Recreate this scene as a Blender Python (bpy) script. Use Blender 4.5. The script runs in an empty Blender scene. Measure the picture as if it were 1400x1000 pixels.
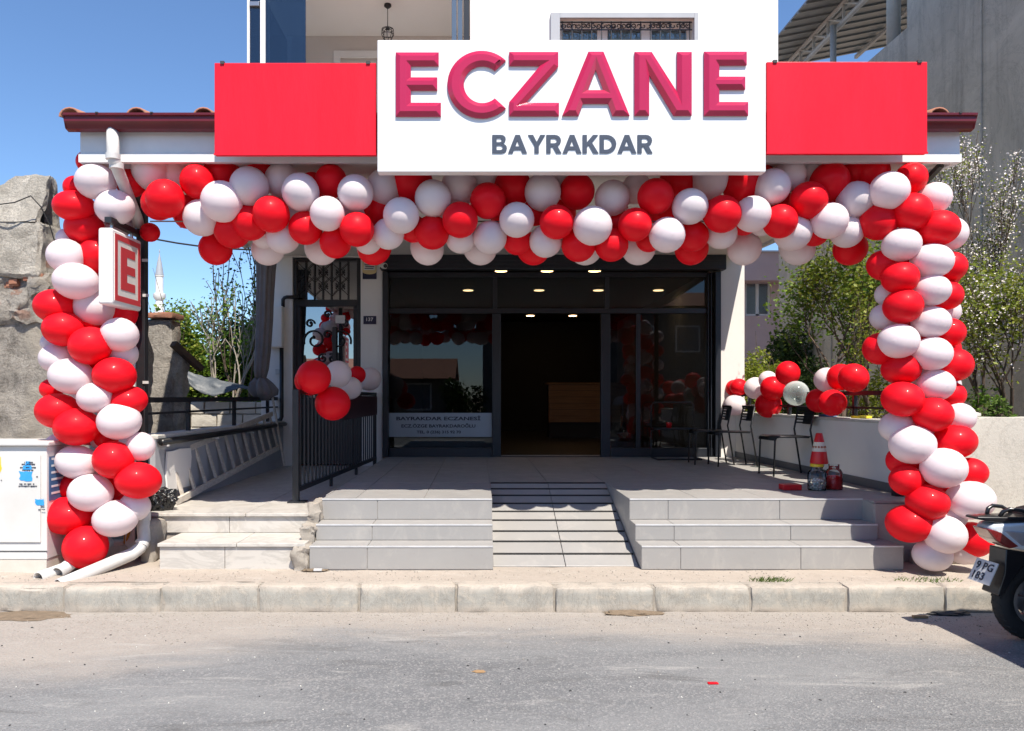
import bpy, bmesh, math, random
import numpy as np
from mathutils import Vector, Matrix, Quaternion, noise as mnoise

R = math.radians
rng = random.Random(7)
nrg = np.random.default_rng(11)
scene = bpy.context.scene
col = scene.collection

# ------------------------------------------------------------------ camera, sky, sun, exposure
CZ, F, PX, PY = 1.57, 1050.0, 655.0, 545.0        # eye height, focal length and principal point of the photo (1400 px wide)
cam_d = bpy.data.cameras.new('camera'); cam = bpy.data.objects.new('camera', cam_d); col.objects.link(cam)
cam.location = (0, 0, CZ); cam.rotation_euler = (R(90), 0, 0)
cam_d.sensor_width = 36.0; cam_d.lens = F / 1400 * 36.0
cam_d.shift_x = (700 - PX) / 1400; cam_d.shift_y = (PY - 500) / 1400
cam_d.clip_start = 0.05; cam_d.clip_end = 2000
scene.camera = cam

SUN = Vector((-0.35, 1.0, -1.70)).normalized()     # direction the light travels
world = bpy.data.worlds.new('World'); scene.world = world; world.use_nodes = True
wn = world.node_tree
for n in list(wn.nodes): wn.nodes.remove(n)
wo = wn.nodes.new('ShaderNodeOutputWorld'); wb = wn.nodes.new('ShaderNodeBackground'); ws = wn.nodes.new('ShaderNodeTexSky')
ws.sky_type = 'NISHITA'; ws.sun_disc = False
ws.sun_elevation = math.asin(-SUN.z); ws.sun_rotation = math.atan2(-SUN.x, -SUN.y)
ws.altitude = 0; ws.air_density = 1.0; ws.dust_density = 0.0; ws.ozone_density = 8.0
wb.inputs[1].default_value = 0.112
wn.links.new(ws.outputs[0], wb.inputs[0]); wn.links.new(wb.outputs[0], wo.inputs[0])
sl = bpy.data.lights.new('sun', 'SUN'); so = bpy.data.objects.new('sun', sl); col.objects.link(so)
sl.energy = 4.5; sl.angle = R(0.53); sl.color = (1.0, 0.93, 0.82)
so.rotation_euler = SUN.to_track_quat('-Z', 'Y').to_euler(); so.location = (4, -10, 20)
scene.view_settings.view_transform = 'Standard'; scene.view_settings.look = 'None'
scene.view_settings.exposure = 0.73; scene.view_settings.gamma = 1.0; scene.view_settings.use_curve_mapping = False
scene.render.engine = 'CYCLES'

def X(px, d): return (px - PX) * d / F
def Z(py, d): return CZ - (py - PY) * d / F
def P(px, py, d): return Vector((X(px, d), d, Z(py, d)))

# ------------------------------------------------------------------ materials
MATS = {}
class NT:
    def __init__(s, name):
        s.m = bpy.data.materials.new(name); s.m.use_nodes = True; s.t = s.m.node_tree
        s.b = s.t.nodes['Principled BSDF']; s.out = s.t.nodes['Material Output']
    def n(s, typ, **kw):
        o = s.t.nodes.new(typ)
        for k, v in kw.items(): setattr(o, k, v)
        return o
    def l(s, a, b): s.t.links.new(a, b)
    def pos(s, scale=(1, 1, 1)):
        g = s.n('ShaderNodeNewGeometry'); mp = s.n('ShaderNodeMapping'); mp.inputs['Scale'].default_value = scale
        s.l(g.outputs['Position'], mp.inputs['Vector']); return mp.outputs['Vector']
    def noise(s, vec, scale, detail=6, rough=.6, dist=0):
        o = s.n('ShaderNodeTexNoise'); o.inputs['Scale'].default_value = scale; o.inputs['Detail'].default_value = detail
        o.inputs['Roughness'].default_value = rough; o.inputs['Distortion'].default_value = dist
        s.l(vec, o.inputs['Vector']); return o.outputs['Fac']
    def ramp(s, fac, stops):
        o = s.n('ShaderNodeValToRGB'); e = o.color_ramp.elements
        while len(e) < len(stops): e.new(.5)
        for i, (p, c) in enumerate(stops):
            e[i].position = p; e[i].color = (c, c, c, 1) if isinstance(c, (int, float)) else (*c, 1)
        s.l(fac, o.inputs['Fac']); return o.outputs['Color']
    def mix(s, fac, a, b, blend='MIX'):
        o = s.n('ShaderNodeMix', data_type='RGBA', blend_type=blend)
        if isinstance(fac, (int, float)): o.inputs[0].default_value = fac
        else: s.l(fac, o.inputs[0])
        for v, i in ((a, 6), (b, 7)):
            if isinstance(v, tuple): o.inputs[i].default_value = (*v, 1)
            else: s.l(v, o.inputs[i])
        return o.outputs[2]
    def math(s, op, a, b=0.0, clamp=False):
        o = s.n('ShaderNodeMath', operation=op, use_clamp=clamp)
        for v, i in ((a, 0), (b, 1)):
            if isinstance(v, (int, float)): o.inputs[i].default_value = v
            else: s.l(v, o.inputs[i])
        return o.outputs[0]
    def bump(s, h, strength=.3, dist=.01):
        o = s.n('ShaderNodeBump'); o.inputs['Strength'].default_value = strength; o.inputs['Distance'].default_value = dist
        s.l(h, o.inputs['Height']); s.l(o.outputs['Normal'], s.b.inputs['Normal'])
    def color(s, c):
        if isinstance(c, tuple): s.b.inputs['Base Color'].default_value = (*c, 1)
        else: s.l(c, s.b.inputs['Base Color'])
    def rough(s, r):
        if isinstance(r, (int, float)): s.b.inputs['Roughness'].default_value = r
        else: s.l(r, s.b.inputs['Roughness'])

def pm(name, c1, c2=None, scale=6, rough=.5, bump=0, bscale=60, bdist=.004, metal=0, rnd=0, stretch=(1, 1, 1), spec=None, coat=0):
    """plain procedural material: two tones by noise, fine relief, per-piece brightness"""
    t = NT(name)
    v = t.pos(stretch)
    if c2 is None: c2 = tuple(x * .86 for x in c1)
    c = t.mix(t.ramp(t.noise(v, scale), [(.32, 0.0), (.68, 1.0)]), c1, c2)
    if rnd:
        oi = t.n('ShaderNodeObjectInfo')
        br = t.math('MULTIPLY_ADD', oi.outputs['Random'], rnd * 2)
        t.t.nodes[-1].inputs[2].default_value = 1 - rnd
        cb = t.n('ShaderNodeCombineColor')
        for i in range(3): t.l(br, cb.inputs[i])
        c = t.mix(1.0, c, cb.outputs[0], 'MULTIPLY')
    t.color(c); t.rough(rough); t.b.inputs['Metallic'].default_value = metal
    if spec is not None: t.b.inputs['Specular IOR Level'].default_value = spec
    if coat: t.b.inputs['Coat Weight'].default_value = coat; t.b.inputs['Coat Roughness'].default_value = .08
    if bump: t.bump(t.noise(v, bscale, 8, .65), bump, bdist)
    MATS[name] = t.m
    return t.m

def M(n): return MATS[n]

pm('white_paint', (.80, .80, .78), (.74, .74, .72), 1.5, .55, .12, 40)
pm('fascia_grey', (.72, .73, .74), (.64, .65, .66), 3, .5, .05, 60)
pm('fascia_white', (.80, .80, .79), (.74, .74, .72), 3, .45)
pm('sign_white', (.80, .81, .81), (.78, .79, .79), 1, .35)
pm('sign_red', (.82, .012, .030), (.72, .008, .022), 2.0, .36, .22, 1.6, .05, spec=.3, stretch=(1.6, 1, .35))
pm('letter_pink', (.50, .014, .070), (.45, .011, .06), 2, .22, coat=.5)
pm('letter_navy', (.045, .06, .095), (.04, .055, .085), 4, .5)
pm('gutter_maroon', (.13, .008, .014), (.095, .006, .011), 5, .35, .05, 30)
pm('clay_tile', (.42, .17, .10), (.30, .14, .09), 12, .85, .3, 60)
pm('soffit', (.80, .77, .72), (.74, .71, .66), 1.2, .6, .1, 30)
pm('dark_frame', (.018, .022, .030), (.014, .017, .024), 4, .38)
pm('black_metal', (.014, .014, .017), (.020, .020, .022), 8, .42, .05, 80)
pm('black_plastic', (.012, .012, .013), (.016, .016, .017), 8, .35)
pm('rail_grey', (.022, .023, .026), (.017, .018, .02), 8, .4)
pm('pvc', (.66, .65, .63), (.52, .50, .47), 5, .4, .05, 40)
def tile_mat():
    t = NT('tile'); v = t.pos(); oi = t.n('ShaderNodeObjectInfo')
    c = t.mix(t.noise(v, 2.2, 8, .65, .5), (.300, .290, .278), (.365, .352, .335))
    c = t.mix(t.ramp(oi.outputs['Random'], [(0, 0.0), (1, .28)]), c, (.27, .262, .255))
    c = t.mix(t.math('MULTIPLY', t.ramp(t.noise(t.pos((1, 1, .5)), 6, 9, .75, .8), [(.52, 0.0), (.70, 1.0)]), .45), c, (.46, .43, .39))
    c = t.mix(t.math('MULTIPLY', t.ramp(t.noise(v, 15, 8, .8), [(.60, 0.0), (.70, 1.0)]), .35), c, (.20, .185, .17))
    t.color(c); t.rough(t.ramp(t.noise(v, 5, 6, .7), [(.3, .36), (.7, .62)])); t.bump(t.noise(v, 80, 6, .7), .12, .002); MATS['tile'] = t.m
tile_mat()
pm('tile_edge', (.62, .62, .62), (.50, .50, .50), 9, .55)
pm('grout', (.44, .42, .39), (.34, .32, .30), 30, .8)
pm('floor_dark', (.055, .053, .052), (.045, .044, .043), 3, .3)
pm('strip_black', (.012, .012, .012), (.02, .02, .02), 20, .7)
pm('skirting', (.12, .12, .13), (.10, .10, .11), 5, .5)
pm('render_grey', (.40, .40, .42), (.34, .34, .36), 1.5, .75, .2, 25)
pm('wall_white', (.82, .79, .75), (.76, .73, .69), 1.2, .65, .15, 25)
pm('coping', (.62, .60, .55), (.50, .48, .43), 6, .75, .25, 40)
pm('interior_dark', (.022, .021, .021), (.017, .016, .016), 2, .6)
pm('room_wall', (.66, .63, .60), (.62, .59, .56), 1, .7)
pm('room_ceiling', (.86, .85, .82), (.83, .82, .79), 1, .7)
pm('blue_tint', (.10, .14, .20), (.08, .12, .17), 2, .2)
pm('rope', (.3, .28, .25), None, 9, .8)
pm('paper', (.72, .70, .66), (.66, .64, .6), 8, .7)
pm('paper_yellow', (.75, .60, .30), None, 8, .7)
pm('navy', (.012, .015, .055), None, 8, .4)
pm('white_print', (.75, .75, .76), None, 8, .5)
pm('ink', (.02, .024, .045), None, 8, .5)
pm('frost', (.34, .40, .46), (.31, .37, .43), 3, .35)
pm('sky_blue_print', (.03, .30, .72), (.05, .36, .78), 9, .5)
pm('poster_blue', (.035, .11, .24), (.05, .15, .30), 12, .5)
pm('yellow', (.80, .60, .03), (.74, .52, .03), 9, .4)
pm('red_plastic', (.62, .014, .018), (.55, .012, .015), 6, .35)
pm('cone_white', (.75, .70, .58), (.66, .60, .48), 8, .5)
pm('cabinet', (.68, .67, .65), (.60, .585, .55), 2.2, .4, .06, 20)
pm('cabinet_base', (.66, .62, .55), (.55, .50, .43), 4, .6, .1, 40)
pm('curtain', (.20, .185, .19), (.15, .14, .145), 6, .85, .3, 90)
pm('ladder_wood', (.70, .64, .56), (.52, .46, .39), 14, .75, .2, 60, stretch=(1, 1, 3))
pm('ladder_dark', (.12, .10, .09), (.08, .07, .065), 10, .7)
pm('bag', (.010, .010, .011), (.014, .014, .015), 9, .24, .4, 30, .02)
pm('maroon_board', (.045, .012, .016), (.035, .01, .013), 6, .45)
pm('orange_hose', (.70, .28, .02), None, 9, .5)
pm('wood_counter', (.40, .21, .10), (.26, .13, .06), 3, .5, .1, 30, stretch=(.6, 1, 9))
def concrete_mat():
    t = NT('concrete_bare'); v = t.pos()
    c = t.mix(t.ramp(t.noise(v, .7, 9, .7, .8), [(.40, 0.0), (.62, 1.0)]), (.56, .52, .45), (.43, .40, .345))
    c = t.mix(t.math('MULTIPLY', t.ramp(t.noise(t.pos((2.2, 2.2, .12)), 1.6, 9, .72, .5), [(.48, 0.0), (.66, 1.0)]), .55), c, (.26, .245, .22))
    c = t.mix(t.math('MULTIPLY', t.ramp(t.noise(v, 3.5, 9, .75, 1.2), [(.55, 0.0), (.68, 1.0)]), .45), c, (.58, .545, .48))
    w = t.ramp(t.noise(v, 1.1, 10, .8, 1.5), [(.488, 0.0), (.50, 1.0), (.512, 0.0)])
    c = t.mix(t.math('MULTIPLY', w, .5), c, (.16, .15, .135))
    t.color(c); t.rough(.9); t.b.inputs['Specular IOR Level'].default_value = .25; t.bump(t.noise(v, 8, 9, .78), .6, .03); MATS['concrete_bare'] = t.m
concrete_mat()
pm('pink_render', (.68, .50, .47), (.62, .45, .43), 2, .8, .15, 30)
pm('tin_roof', (.30, .31, .31), (.24, .25, .25), 2, .5, .05, 30, metal=.2)
pm('truss', (.42, .42, .41), (.35, .35, .34), 6, .5)
pm('bark', (.12, .085, .06), (.07, .05, .038), 14, .9, .6, 40, .02, stretch=(1, 1, .3))
pm('bark_pale', (.34, .30, .25), (.24, .21, .17), 14, .9, .4, 40, .02)
pm('minaret', (.78, .78, .76), (.70, .70, .68), 2, .7)
pm('lead', (.35, .37, .40), None, 4, .5)
pm('cushion_block', (.62, .58, .50), (.48, .44, .37), 5, .85, .5, 22, .02, rnd=.12)
pm('brick_old', (.40, .15, .09), (.30, .17, .11), 9, .9, .5, 40, .01, rnd=.15)
pm('beam_old', (.10, .065, .045), (.06, .04, .03), 10, .9, .4, 40)
pm('tarp', (.055, .065, .075), (.10, .11, .12), 5, .5, .3, 12, .03)
pm('rubber', (.014, .014, .015), (.022, .021, .02), 20, .75, .25, 60)
pm('alloy', (.42, .42, .43), (.34, .34, .35), 12, .3, metal=.8)
pm('scooter_silver', (.60, .64, .68), (.56, .60, .64), 4, .28, metal=.05, coat=.6)
pm('scooter_black', (.012, .012, .014), (.016, .016, .018), 6, .3, coat=.3)
pm('lens_red', (.20, .012, .012), (.16, .01, .01), 6, .08, coat=1)
pm('lens_clear', (.45, .42, .42), (.36, .33, .34), 20, .08, coat=1, metal=.3)
pm('lens_amber', (.60, .12, .02), None, 9, .1, coat=1)
pm('plate', (.62, .62, .63), (.55, .55, .56), 6, .4)
pm('seat_vinyl', (.013, .013, .014), (.018, .018, .019), 10, .5, .2, 120)
pm('bulb', (.75, .74, .70), None, 5, .3)
pm('house_far', (.20, .17, .14), (.15, .13, .11), 1.5, .85, .2, 20)
pm('house_far_b', (.15, .15, .15), (.11, .11, .11), 1.5, .85, .2, 20)
pm('dirt_pile', (.23, .17, .115), (.16, .12, .08), 20, .95, .6, 50, .02)
pm('litter_dark', (.02, .02, .022), (.05, .05, .05), 30, .6)
pm('stick', (.35, .22, .11), None, 20, .8)
pm('candy', (.72, .70, .67), (.62, .6, .57), 40, .6)
pm('blossom', (.78, .72, .70), (.70, .62, .58), 8, .7)

def leaf_mat(name, a, b, c):
    t = NT(name); oi = t.n('ShaderNodeNewGeometry')
    r = t.ramp(oi.outputs['Random Per Island'], [(0, a), (.5, b), (1, c)])
    t.color(r); t.rough(.5); t.b.inputs['Specular IOR Level'].default_value = .35
    tr = t.n('ShaderNodeBsdfTranslucent'); t.l(r, tr.inputs['Color'])
    mx = t.n('ShaderNodeMixShader'); mx.inputs[0].default_value = .42
    t.l(t.b.outputs[0], mx.inputs[1]); t.l(tr.outputs[0], mx.inputs[2]); t.l(mx.outputs[0], t.out.inputs[0])
    MATS[name] = t.m
leaf_mat('leaf_mid', (.06, .13, .015), (.13, .23, .03), (.23, .33, .045))
leaf_mat('leaf_dark', (.02, .05, .012), (.045, .09, .02), (.09, .13, .03))
leaf_mat('leaf_yellow', (.12, .17, .02), (.22, .27, .03), (.33, .34, .06))
leaf_mat('leaf_weed', (.06, .12, .02), (.12, .19, .04), (.2, .25, .08))

def balloon_mat(name, c, tr_c, tw):
    t = NT(name); oi = t.n('ShaderNodeObjectInfo')
    br = t.ramp(oi.outputs['Random'], [(0, tuple(x * .92 for x in c)), (1, c)])
    t.color(br); t.rough(.5); t.b.inputs['Specular IOR Level'].default_value = .14
    t.b.inputs['Coat Weight'].default_value = .14; t.b.inputs['Coat Roughness'].default_value = .05
    tr = t.n('ShaderNodeBsdfTranslucent'); tr.inputs['Color'].default_value = (*tr_c, 1)
    mx = t.n('ShaderNodeMixShader'); mx.inputs[0].default_value = tw
    t.l(t.b.outputs[0], mx.inputs[1]); t.l(tr.outputs[0], mx.inputs[2]); t.l(mx.outputs[0], t.out.inputs[0])
    MATS[name] = t.m
balloon_mat('balloon_red', (.95, .009, .022), (.95, .012, .006), .22)
balloon_mat('balloon_white', (.92, .835, .85), (.93, .70, .73), .26)
def clear_balloon():
    t = NT('balloon_clear'); tr = t.n('ShaderNodeBsdfTransparent'); tr.inputs['Color'].default_value = (.86, .90, .88, 1)
    mx = t.n('ShaderNodeMixShader'); lw = t.n('ShaderNodeLayerWeight'); lw.inputs['Blend'].default_value = .45
    t.color((.75, .78, .76)); t.rough(.12)
    f = t.math('MULTIPLY_ADD', lw.outputs['Facing'], .75); t.t.nodes[-1].inputs[2].default_value = .14
    t.l(f, mx.inputs[0]); t.l(tr.outputs[0], mx.inputs[1]); t.l(t.b.outputs[0], mx.inputs[2]); t.l(mx.outputs[0], t.out.inputs[0])
    MATS['balloon_clear'] = t.m
clear_balloon()

def glass(name, tint, ior=1.5, extra=0.0, rough=0.0):
    t = NT(name); t.t.nodes.remove(t.b)
    tr = t.n('ShaderNodeBsdfTransparent'); tr.inputs['Color'].default_value = (*tint, 1)
    gl = t.n('ShaderNodeBsdfGlossy'); gl.inputs['Roughness'].default_value = rough; gl.inputs['Color'].default_value = (.92, .96, 1, 1)
    fr = t.n('ShaderNodeFresnel'); fr.inputs['IOR'].default_value = ior
    f = t.math('ADD', fr.outputs[0], extra, True)
    mx = t.n('ShaderNodeMixShader'); t.l(f, mx.inputs[0]); t.l(tr.outputs[0], mx.inputs[1]); t.l(gl.outputs[0], mx.inputs[2])
    t.l(mx.outputs[0], t.out.inputs[0]); MATS[name] = t.m
glass('shop_glass', (.40, .43, .45), 1.45, .0)
glass('door_mirror', (.12, .13, .14), 1.5, .30)
glass('window_glass', (.80, .86, .88), 1.5, .06)
glass('clear_glass', (.95, .97, .96), 1.45, .0)
glass('tinted_glass', (.22, .30, .40), 1.5, .06)

def emit(name, c, s):
    t = NT(name); t.b.inputs['Emission Color'].default_value = (*c, 1); t.b.inputs['Emission Strength'].default_value = s
    t.color(c); MATS[name] = t.m
emit('lamp_warm', (1.0, .62, .28), 7.0)

def marble():
    t = NT('marble'); v = t.pos((1, 1, 1.6))
    w = t.noise(v, 2.2, 8, .65, 1.6)
    vein = t.ramp(w, [(.44, 0.0), (.495, 1.0), (.52, .9), (.58, 0.0)])
    stain = t.ramp(t.noise(v, 5, 8, .7), [(.5, 0.0), (.75, 1.0)])
    c = t.mix(t.math('MULTIPLY', vein, .45), (.55, .52, .475), (.35, .33, .30))
    c = t.mix(t.math('MULTIPLY', stain, .4), c, (.46, .40, .32))
    t.color(c); t.rough(.4); t.bump(t.noise(v, 40), .08, .003); MATS['marble'] = t.m
marble()

def road_mat():
    t = NT('asphalt'); v = t.pos()
    g = t.n('ShaderNodeNewGeometry'); sp = t.n('ShaderNodeSeparateXYZ'); t.l(g.outputs['Position'], sp.inputs[0])
    agg = t.noise(v, 130, 3, .8)
    vo = t.n('ShaderNodeTexVoronoi'); vo.inputs['Scale'].default_value = 95; t.l(v, vo.inputs['Vector'])
    base = t.mix(t.ramp(agg, [(.3, 0.0), (.7, 1.0)]), (.098, .100, .103), (.226, .229, .232))
    base = t.mix(t.ramp(vo.outputs['Color'], [(.55, 0.0), (.9, .75)]), base, (.33, .32, .31))
    big = t.noise(t.pos((.35, 1.2, 1)), 1.1, 6, .65, .8)
    base = t.mix(t.math('MULTIPLY', t.ramp(big, [(.38, 0.0), (.62, 1.0)]), .62), base, (.27, .27, .266))
    base = t.mix(t.math('MULTIPLY', t.ramp(t.noise(t.pos((.5, 1.6, 1)), 1.7, 8, .7, 1.2), [(.55, 0.0), (.68, 1.0)]), .5), base, (.085, .083, .08))
    # sand washed up against the kerb, and dusty bare streaks (wider on the left)
    wob = t.noise(t.pos((.5, 1.6, 1)), 1.4, 8, .7, .5)
    yk = t.math('MULTIPLY_ADD', wob, 1.25); t.t.nodes[-1].inputs[2].default_value = -.62
    yy = t.math('ADD', sp.outputs['Y'], yk)
    xl = t.math('MULTIPLY', t.math('ADD', sp.outputs['X'], 1.0), -.48)
    xr = t.math('MAXIMUM', t.math('MULTIPLY', t.math('ADD', sp.outputs['X'], -1.2), .13), 0.0)
    yy = t.math('ADD', yy, t.math('ADD', t.math('MINIMUM', t.math('MAXIMUM', xl, 0.0), 1.5), t.math('MINIMUM', xr, .25)))
    dust = t.ramp(t.math('MULTIPLY_ADD', yy, 1.0), [(0, 0.0), (1, 1.0)])
    dm = t.n('ShaderNodeMapRange', interpolation_type='SMOOTHSTEP'); t.l(yy, dm.inputs[0])
    dm.inputs[1].default_value = 4.75; dm.inputs[2].default_value = 5.5
    fine = t.ramp(t.noise(v, 60, 6, .75), [(.35, .55), (.6, 1.0)])
    sand = t.mix(t.noise(v, 9, 8, .7), (.32, .275, .235), (.44, .40, .355))
    c = t.mix(t.math('MULTIPLY', dm.outputs[0], fine), base, sand)
    st = t.ramp(t.noise(t.pos((.45, 2.4, 1)), 2.6, 7, .7, 1), [(.57, 0.0), (.70, 1.0)])
    c = t.mix(t.math('MULTIPLY', t.math('MULTIPLY', st, .5), fine), c, (.45, .43, .40))
    t.color(c); t.rough(.9); t.b.inputs['Specular IOR Level'].default_value = .25
    t.bump(t.math('ADD', agg, t.math('MULTIPLY', vo.outputs['Distance'], 1.2)), .7, .006); MATS['asphalt'] = t.m
road_mat()

def pave_mat(name, a, b, cst, crack=True):
    t = NT(name); v = t.pos()
    c = t.mix(t.noise(v, 2.3, 8, .7, .4), a, b)
    c = t.mix(t.ramp(t.noise(v, 7, 8, .75), [(.55, 0.0), (.7, .7)]), c, cst)
    c = t.mix(t.ramp(t.noise(v, 55, 4, .7), [(.58, 0.0), (.72, .5)]), c, (.22, .20, .18))
    c = t.mix(t.math('MULTIPLY', t.ramp(t.noise(v, 1.6, 10, .8, 1.4), [(.490, 0.0), (.50, 1.0), (.510, 0.0)]), .45), c, (.17, .145, .12))
    t.color(c); t.rough(.9); t.b.inputs['Specular IOR Level'].default_value = .25
    t.bump(t.noise(v, 28, 9, .75), .5, .012); MATS[name] = t.m
pave_mat('pavement', (.36, .31, .26), (.46, .40, .34), (.50, .455, .40))
pave_mat('soil', (.26, .19, .13), (.33, .25, .17), (.38, .31, .23))
def kerb_mat():
    t = NT('kerb_stone'); v = t.pos(); g = t.n('ShaderNodeNewGeometry'); sp = t.n('ShaderNodeSeparateXYZ'); t.l(g.outputs['Position'], sp.inputs[0])
    oi = t.n('ShaderNodeObjectInfo')
    c = t.mix(t.noise(t.pos((1, 1, .5)), 3.2, 9, .72, .8), (.29, .288, .265), (.42, .395, .345))
    c = t.mix(t.ramp(oi.outputs['Random'], [(0, 0.0), (1, .55)]), c, (.36, .34, .30))
    c = t.mix(t.ramp(t.noise(v, 11, 9, .75, .5), [(.50, 0.0), (.64, .85)]), c, (.47, .42, .35))
    zz = t.math('ADD', sp.outputs['Z'], t.math('MULTIPLY', t.math('SUBTRACT', t.noise(v, 6, 8, .75), .5), .16))
    top = t.n('ShaderNodeMapRange'); t.l(zz, top.inputs[0]); top.inputs[1].default_value = .135; top.inputs[2].default_value = .185
    bot = t.n('ShaderNodeMapRange'); t.l(zz, bot.inputs[0]); bot.inputs[1].default_value = .07; bot.inputs[2].default_value = .01
    c = t.mix(t.math('MULTIPLY', t.math('MAXIMUM', top.outputs[0], bot.outputs[0]), .85), c, (.46, .40, .335))
    c = t.mix(t.math('MULTIPLY', t.ramp(t.noise(t.pos((1, 1, .35)), 4.5, 10, .8, 1.2), [(.485, 0.0), (.50, 1.0), (.515, 0.0)]), .5), c, (.16, .145, .125))
    c = t.mix(t.math('MULTIPLY', t.ramp(t.noise(v, 8, 8, .75), [(.58, 0.0), (.70, 1.0)]), .4), c, (.22, .205, .18))
    t.color(c); t.rough(.92); t.b.inputs['Specular IOR Level'].default_value = .25
    t.bump(t.noise(v, 45, 8, .75), .45, .008); MATS['kerb_stone'] = t.m
kerb_mat()
pave_mat('rough_concrete', (.40, .36, .31), (.30, .27, .23), (.48, .42, .35))
pave_mat('parapet', (.46, .43, .37), (.56, .53, .47), (.36, .34, .29))

def ruin_mat(name, kind):
    t = NT(name); v = t.pos()
    st = t.mix(t.ramp(t.noise(v, 3.4, 9, .75, .6), [(.40, 0.0), (.60, 1.0)]), (.22, .20, .175), (.46, .42, .37))
    st = t.mix(t.ramp(t.noise(v, 38, 5, .7), [(.45, 0.0), (.62, .8)]), st, (.46, .42, .37))
    pl = t.mix(t.ramp(t.noise(v, 3.2, 9, .7, .6), [(.40, 0.0), (.60, 1.0)]), (.42, .385, .33), (.66, .61, .53))
    pl = t.mix(t.ramp(t.noise(v, 14, 8, .75), [(.55, 0.0), (.68, .8)]), pl, (.33, .30, .26))
    pl = t.mix(t.ramp(t.noise(v, 45, 6, .8), [(.50, 0.0), (.60, .7)]), pl, (.34, .31, .265))
    st = t.mix(t.ramp(t.noise(v, 18, 8, .8), [(.54, 0.0), (.64, .7)]), st, (.19, .17, .145))
    br = t.mix(t.noise(v, 20, 4), (.33, .12, .07), (.24, .13, .09))
    sp = t.n('ShaderNodeSeparateXYZ'); g = t.n('ShaderNodeNewGeometry'); t.l(g.outputs['Position'], sp.inputs[0])
    if kind == 'plaster': c = pl
    else:
        band = t.n('ShaderNodeMapRange'); t.l(t.math('ADD', sp.outputs['Z'], t.math('MULTIPLY', t.noise(v, 2.5, 6), .9)), band.inputs[0])
        band.inputs[1].default_value = 2.75; band.inputs[2].default_value = 3.05
        brm = t.math('MULTIPLY', band.outputs[0], t.ramp(t.noise(v, 5, 5), [(.54, 0.0), (.60, .7)]))
        c = t.mix(brm, st, br)
        pm_ = t.ramp(t.noise(v, 1.3, 6, .6), [(.52, 0.0), (.60, .8)])
        c = t.mix(pm_, c, (.47, .42, .35))
    t.color(c); t.rough(.95); t.b.inputs['Specular IOR Level'].default_value = .2
    t.bump(t.math('ADD', t.noise(v, 9, 9, .8), t.math('MULTIPLY', t.noise(v, 42, 6, .8), .4)), 1.0, .05); MATS[name] = t.m
ruin_mat('ruin_stucco', 'stucco'); ruin_mat('ruin_plaster', 'plaster')

# ------------------------------------------------------------------ building helpers
OFF = {}
def tag(o, label=None, cat=None, group=None, kind=None):
    if label: o['label'] = label
    if cat: o['category'] = cat
    if group: o['group'] = group
    if kind: o['kind'] = kind
    return o
def thing(name, label, cat, loc=(0, 0, 0), rz=0, group=None, local=False):
    o = bpy.data.objects.new(name, None); col.objects.link(o); o.location = loc; o.rotation_euler = (0, 0, rz)
    o.empty_display_size = .1
    OFF[o.name] = Vector((0, 0, 0)) if local else Vector(loc)
    return tag(o, label, cat, group)
def link_mesh(name, me, parent=None, loc=None):
    o = bpy.data.objects.new(name, me); col.objects.link(o)
    if parent is not None:
        o.parent = parent; OFF[o.name] = OFF[parent.name]
        if loc is not None: o.location = Vector(loc) - OFF[parent.name]; OFF[o.name] = Vector(loc)
    else:
        OFF[o.name] = Vector(loc) if loc is not None else Vector((0, 0, 0))
        if loc is not None: o.location = loc
    return o
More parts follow.
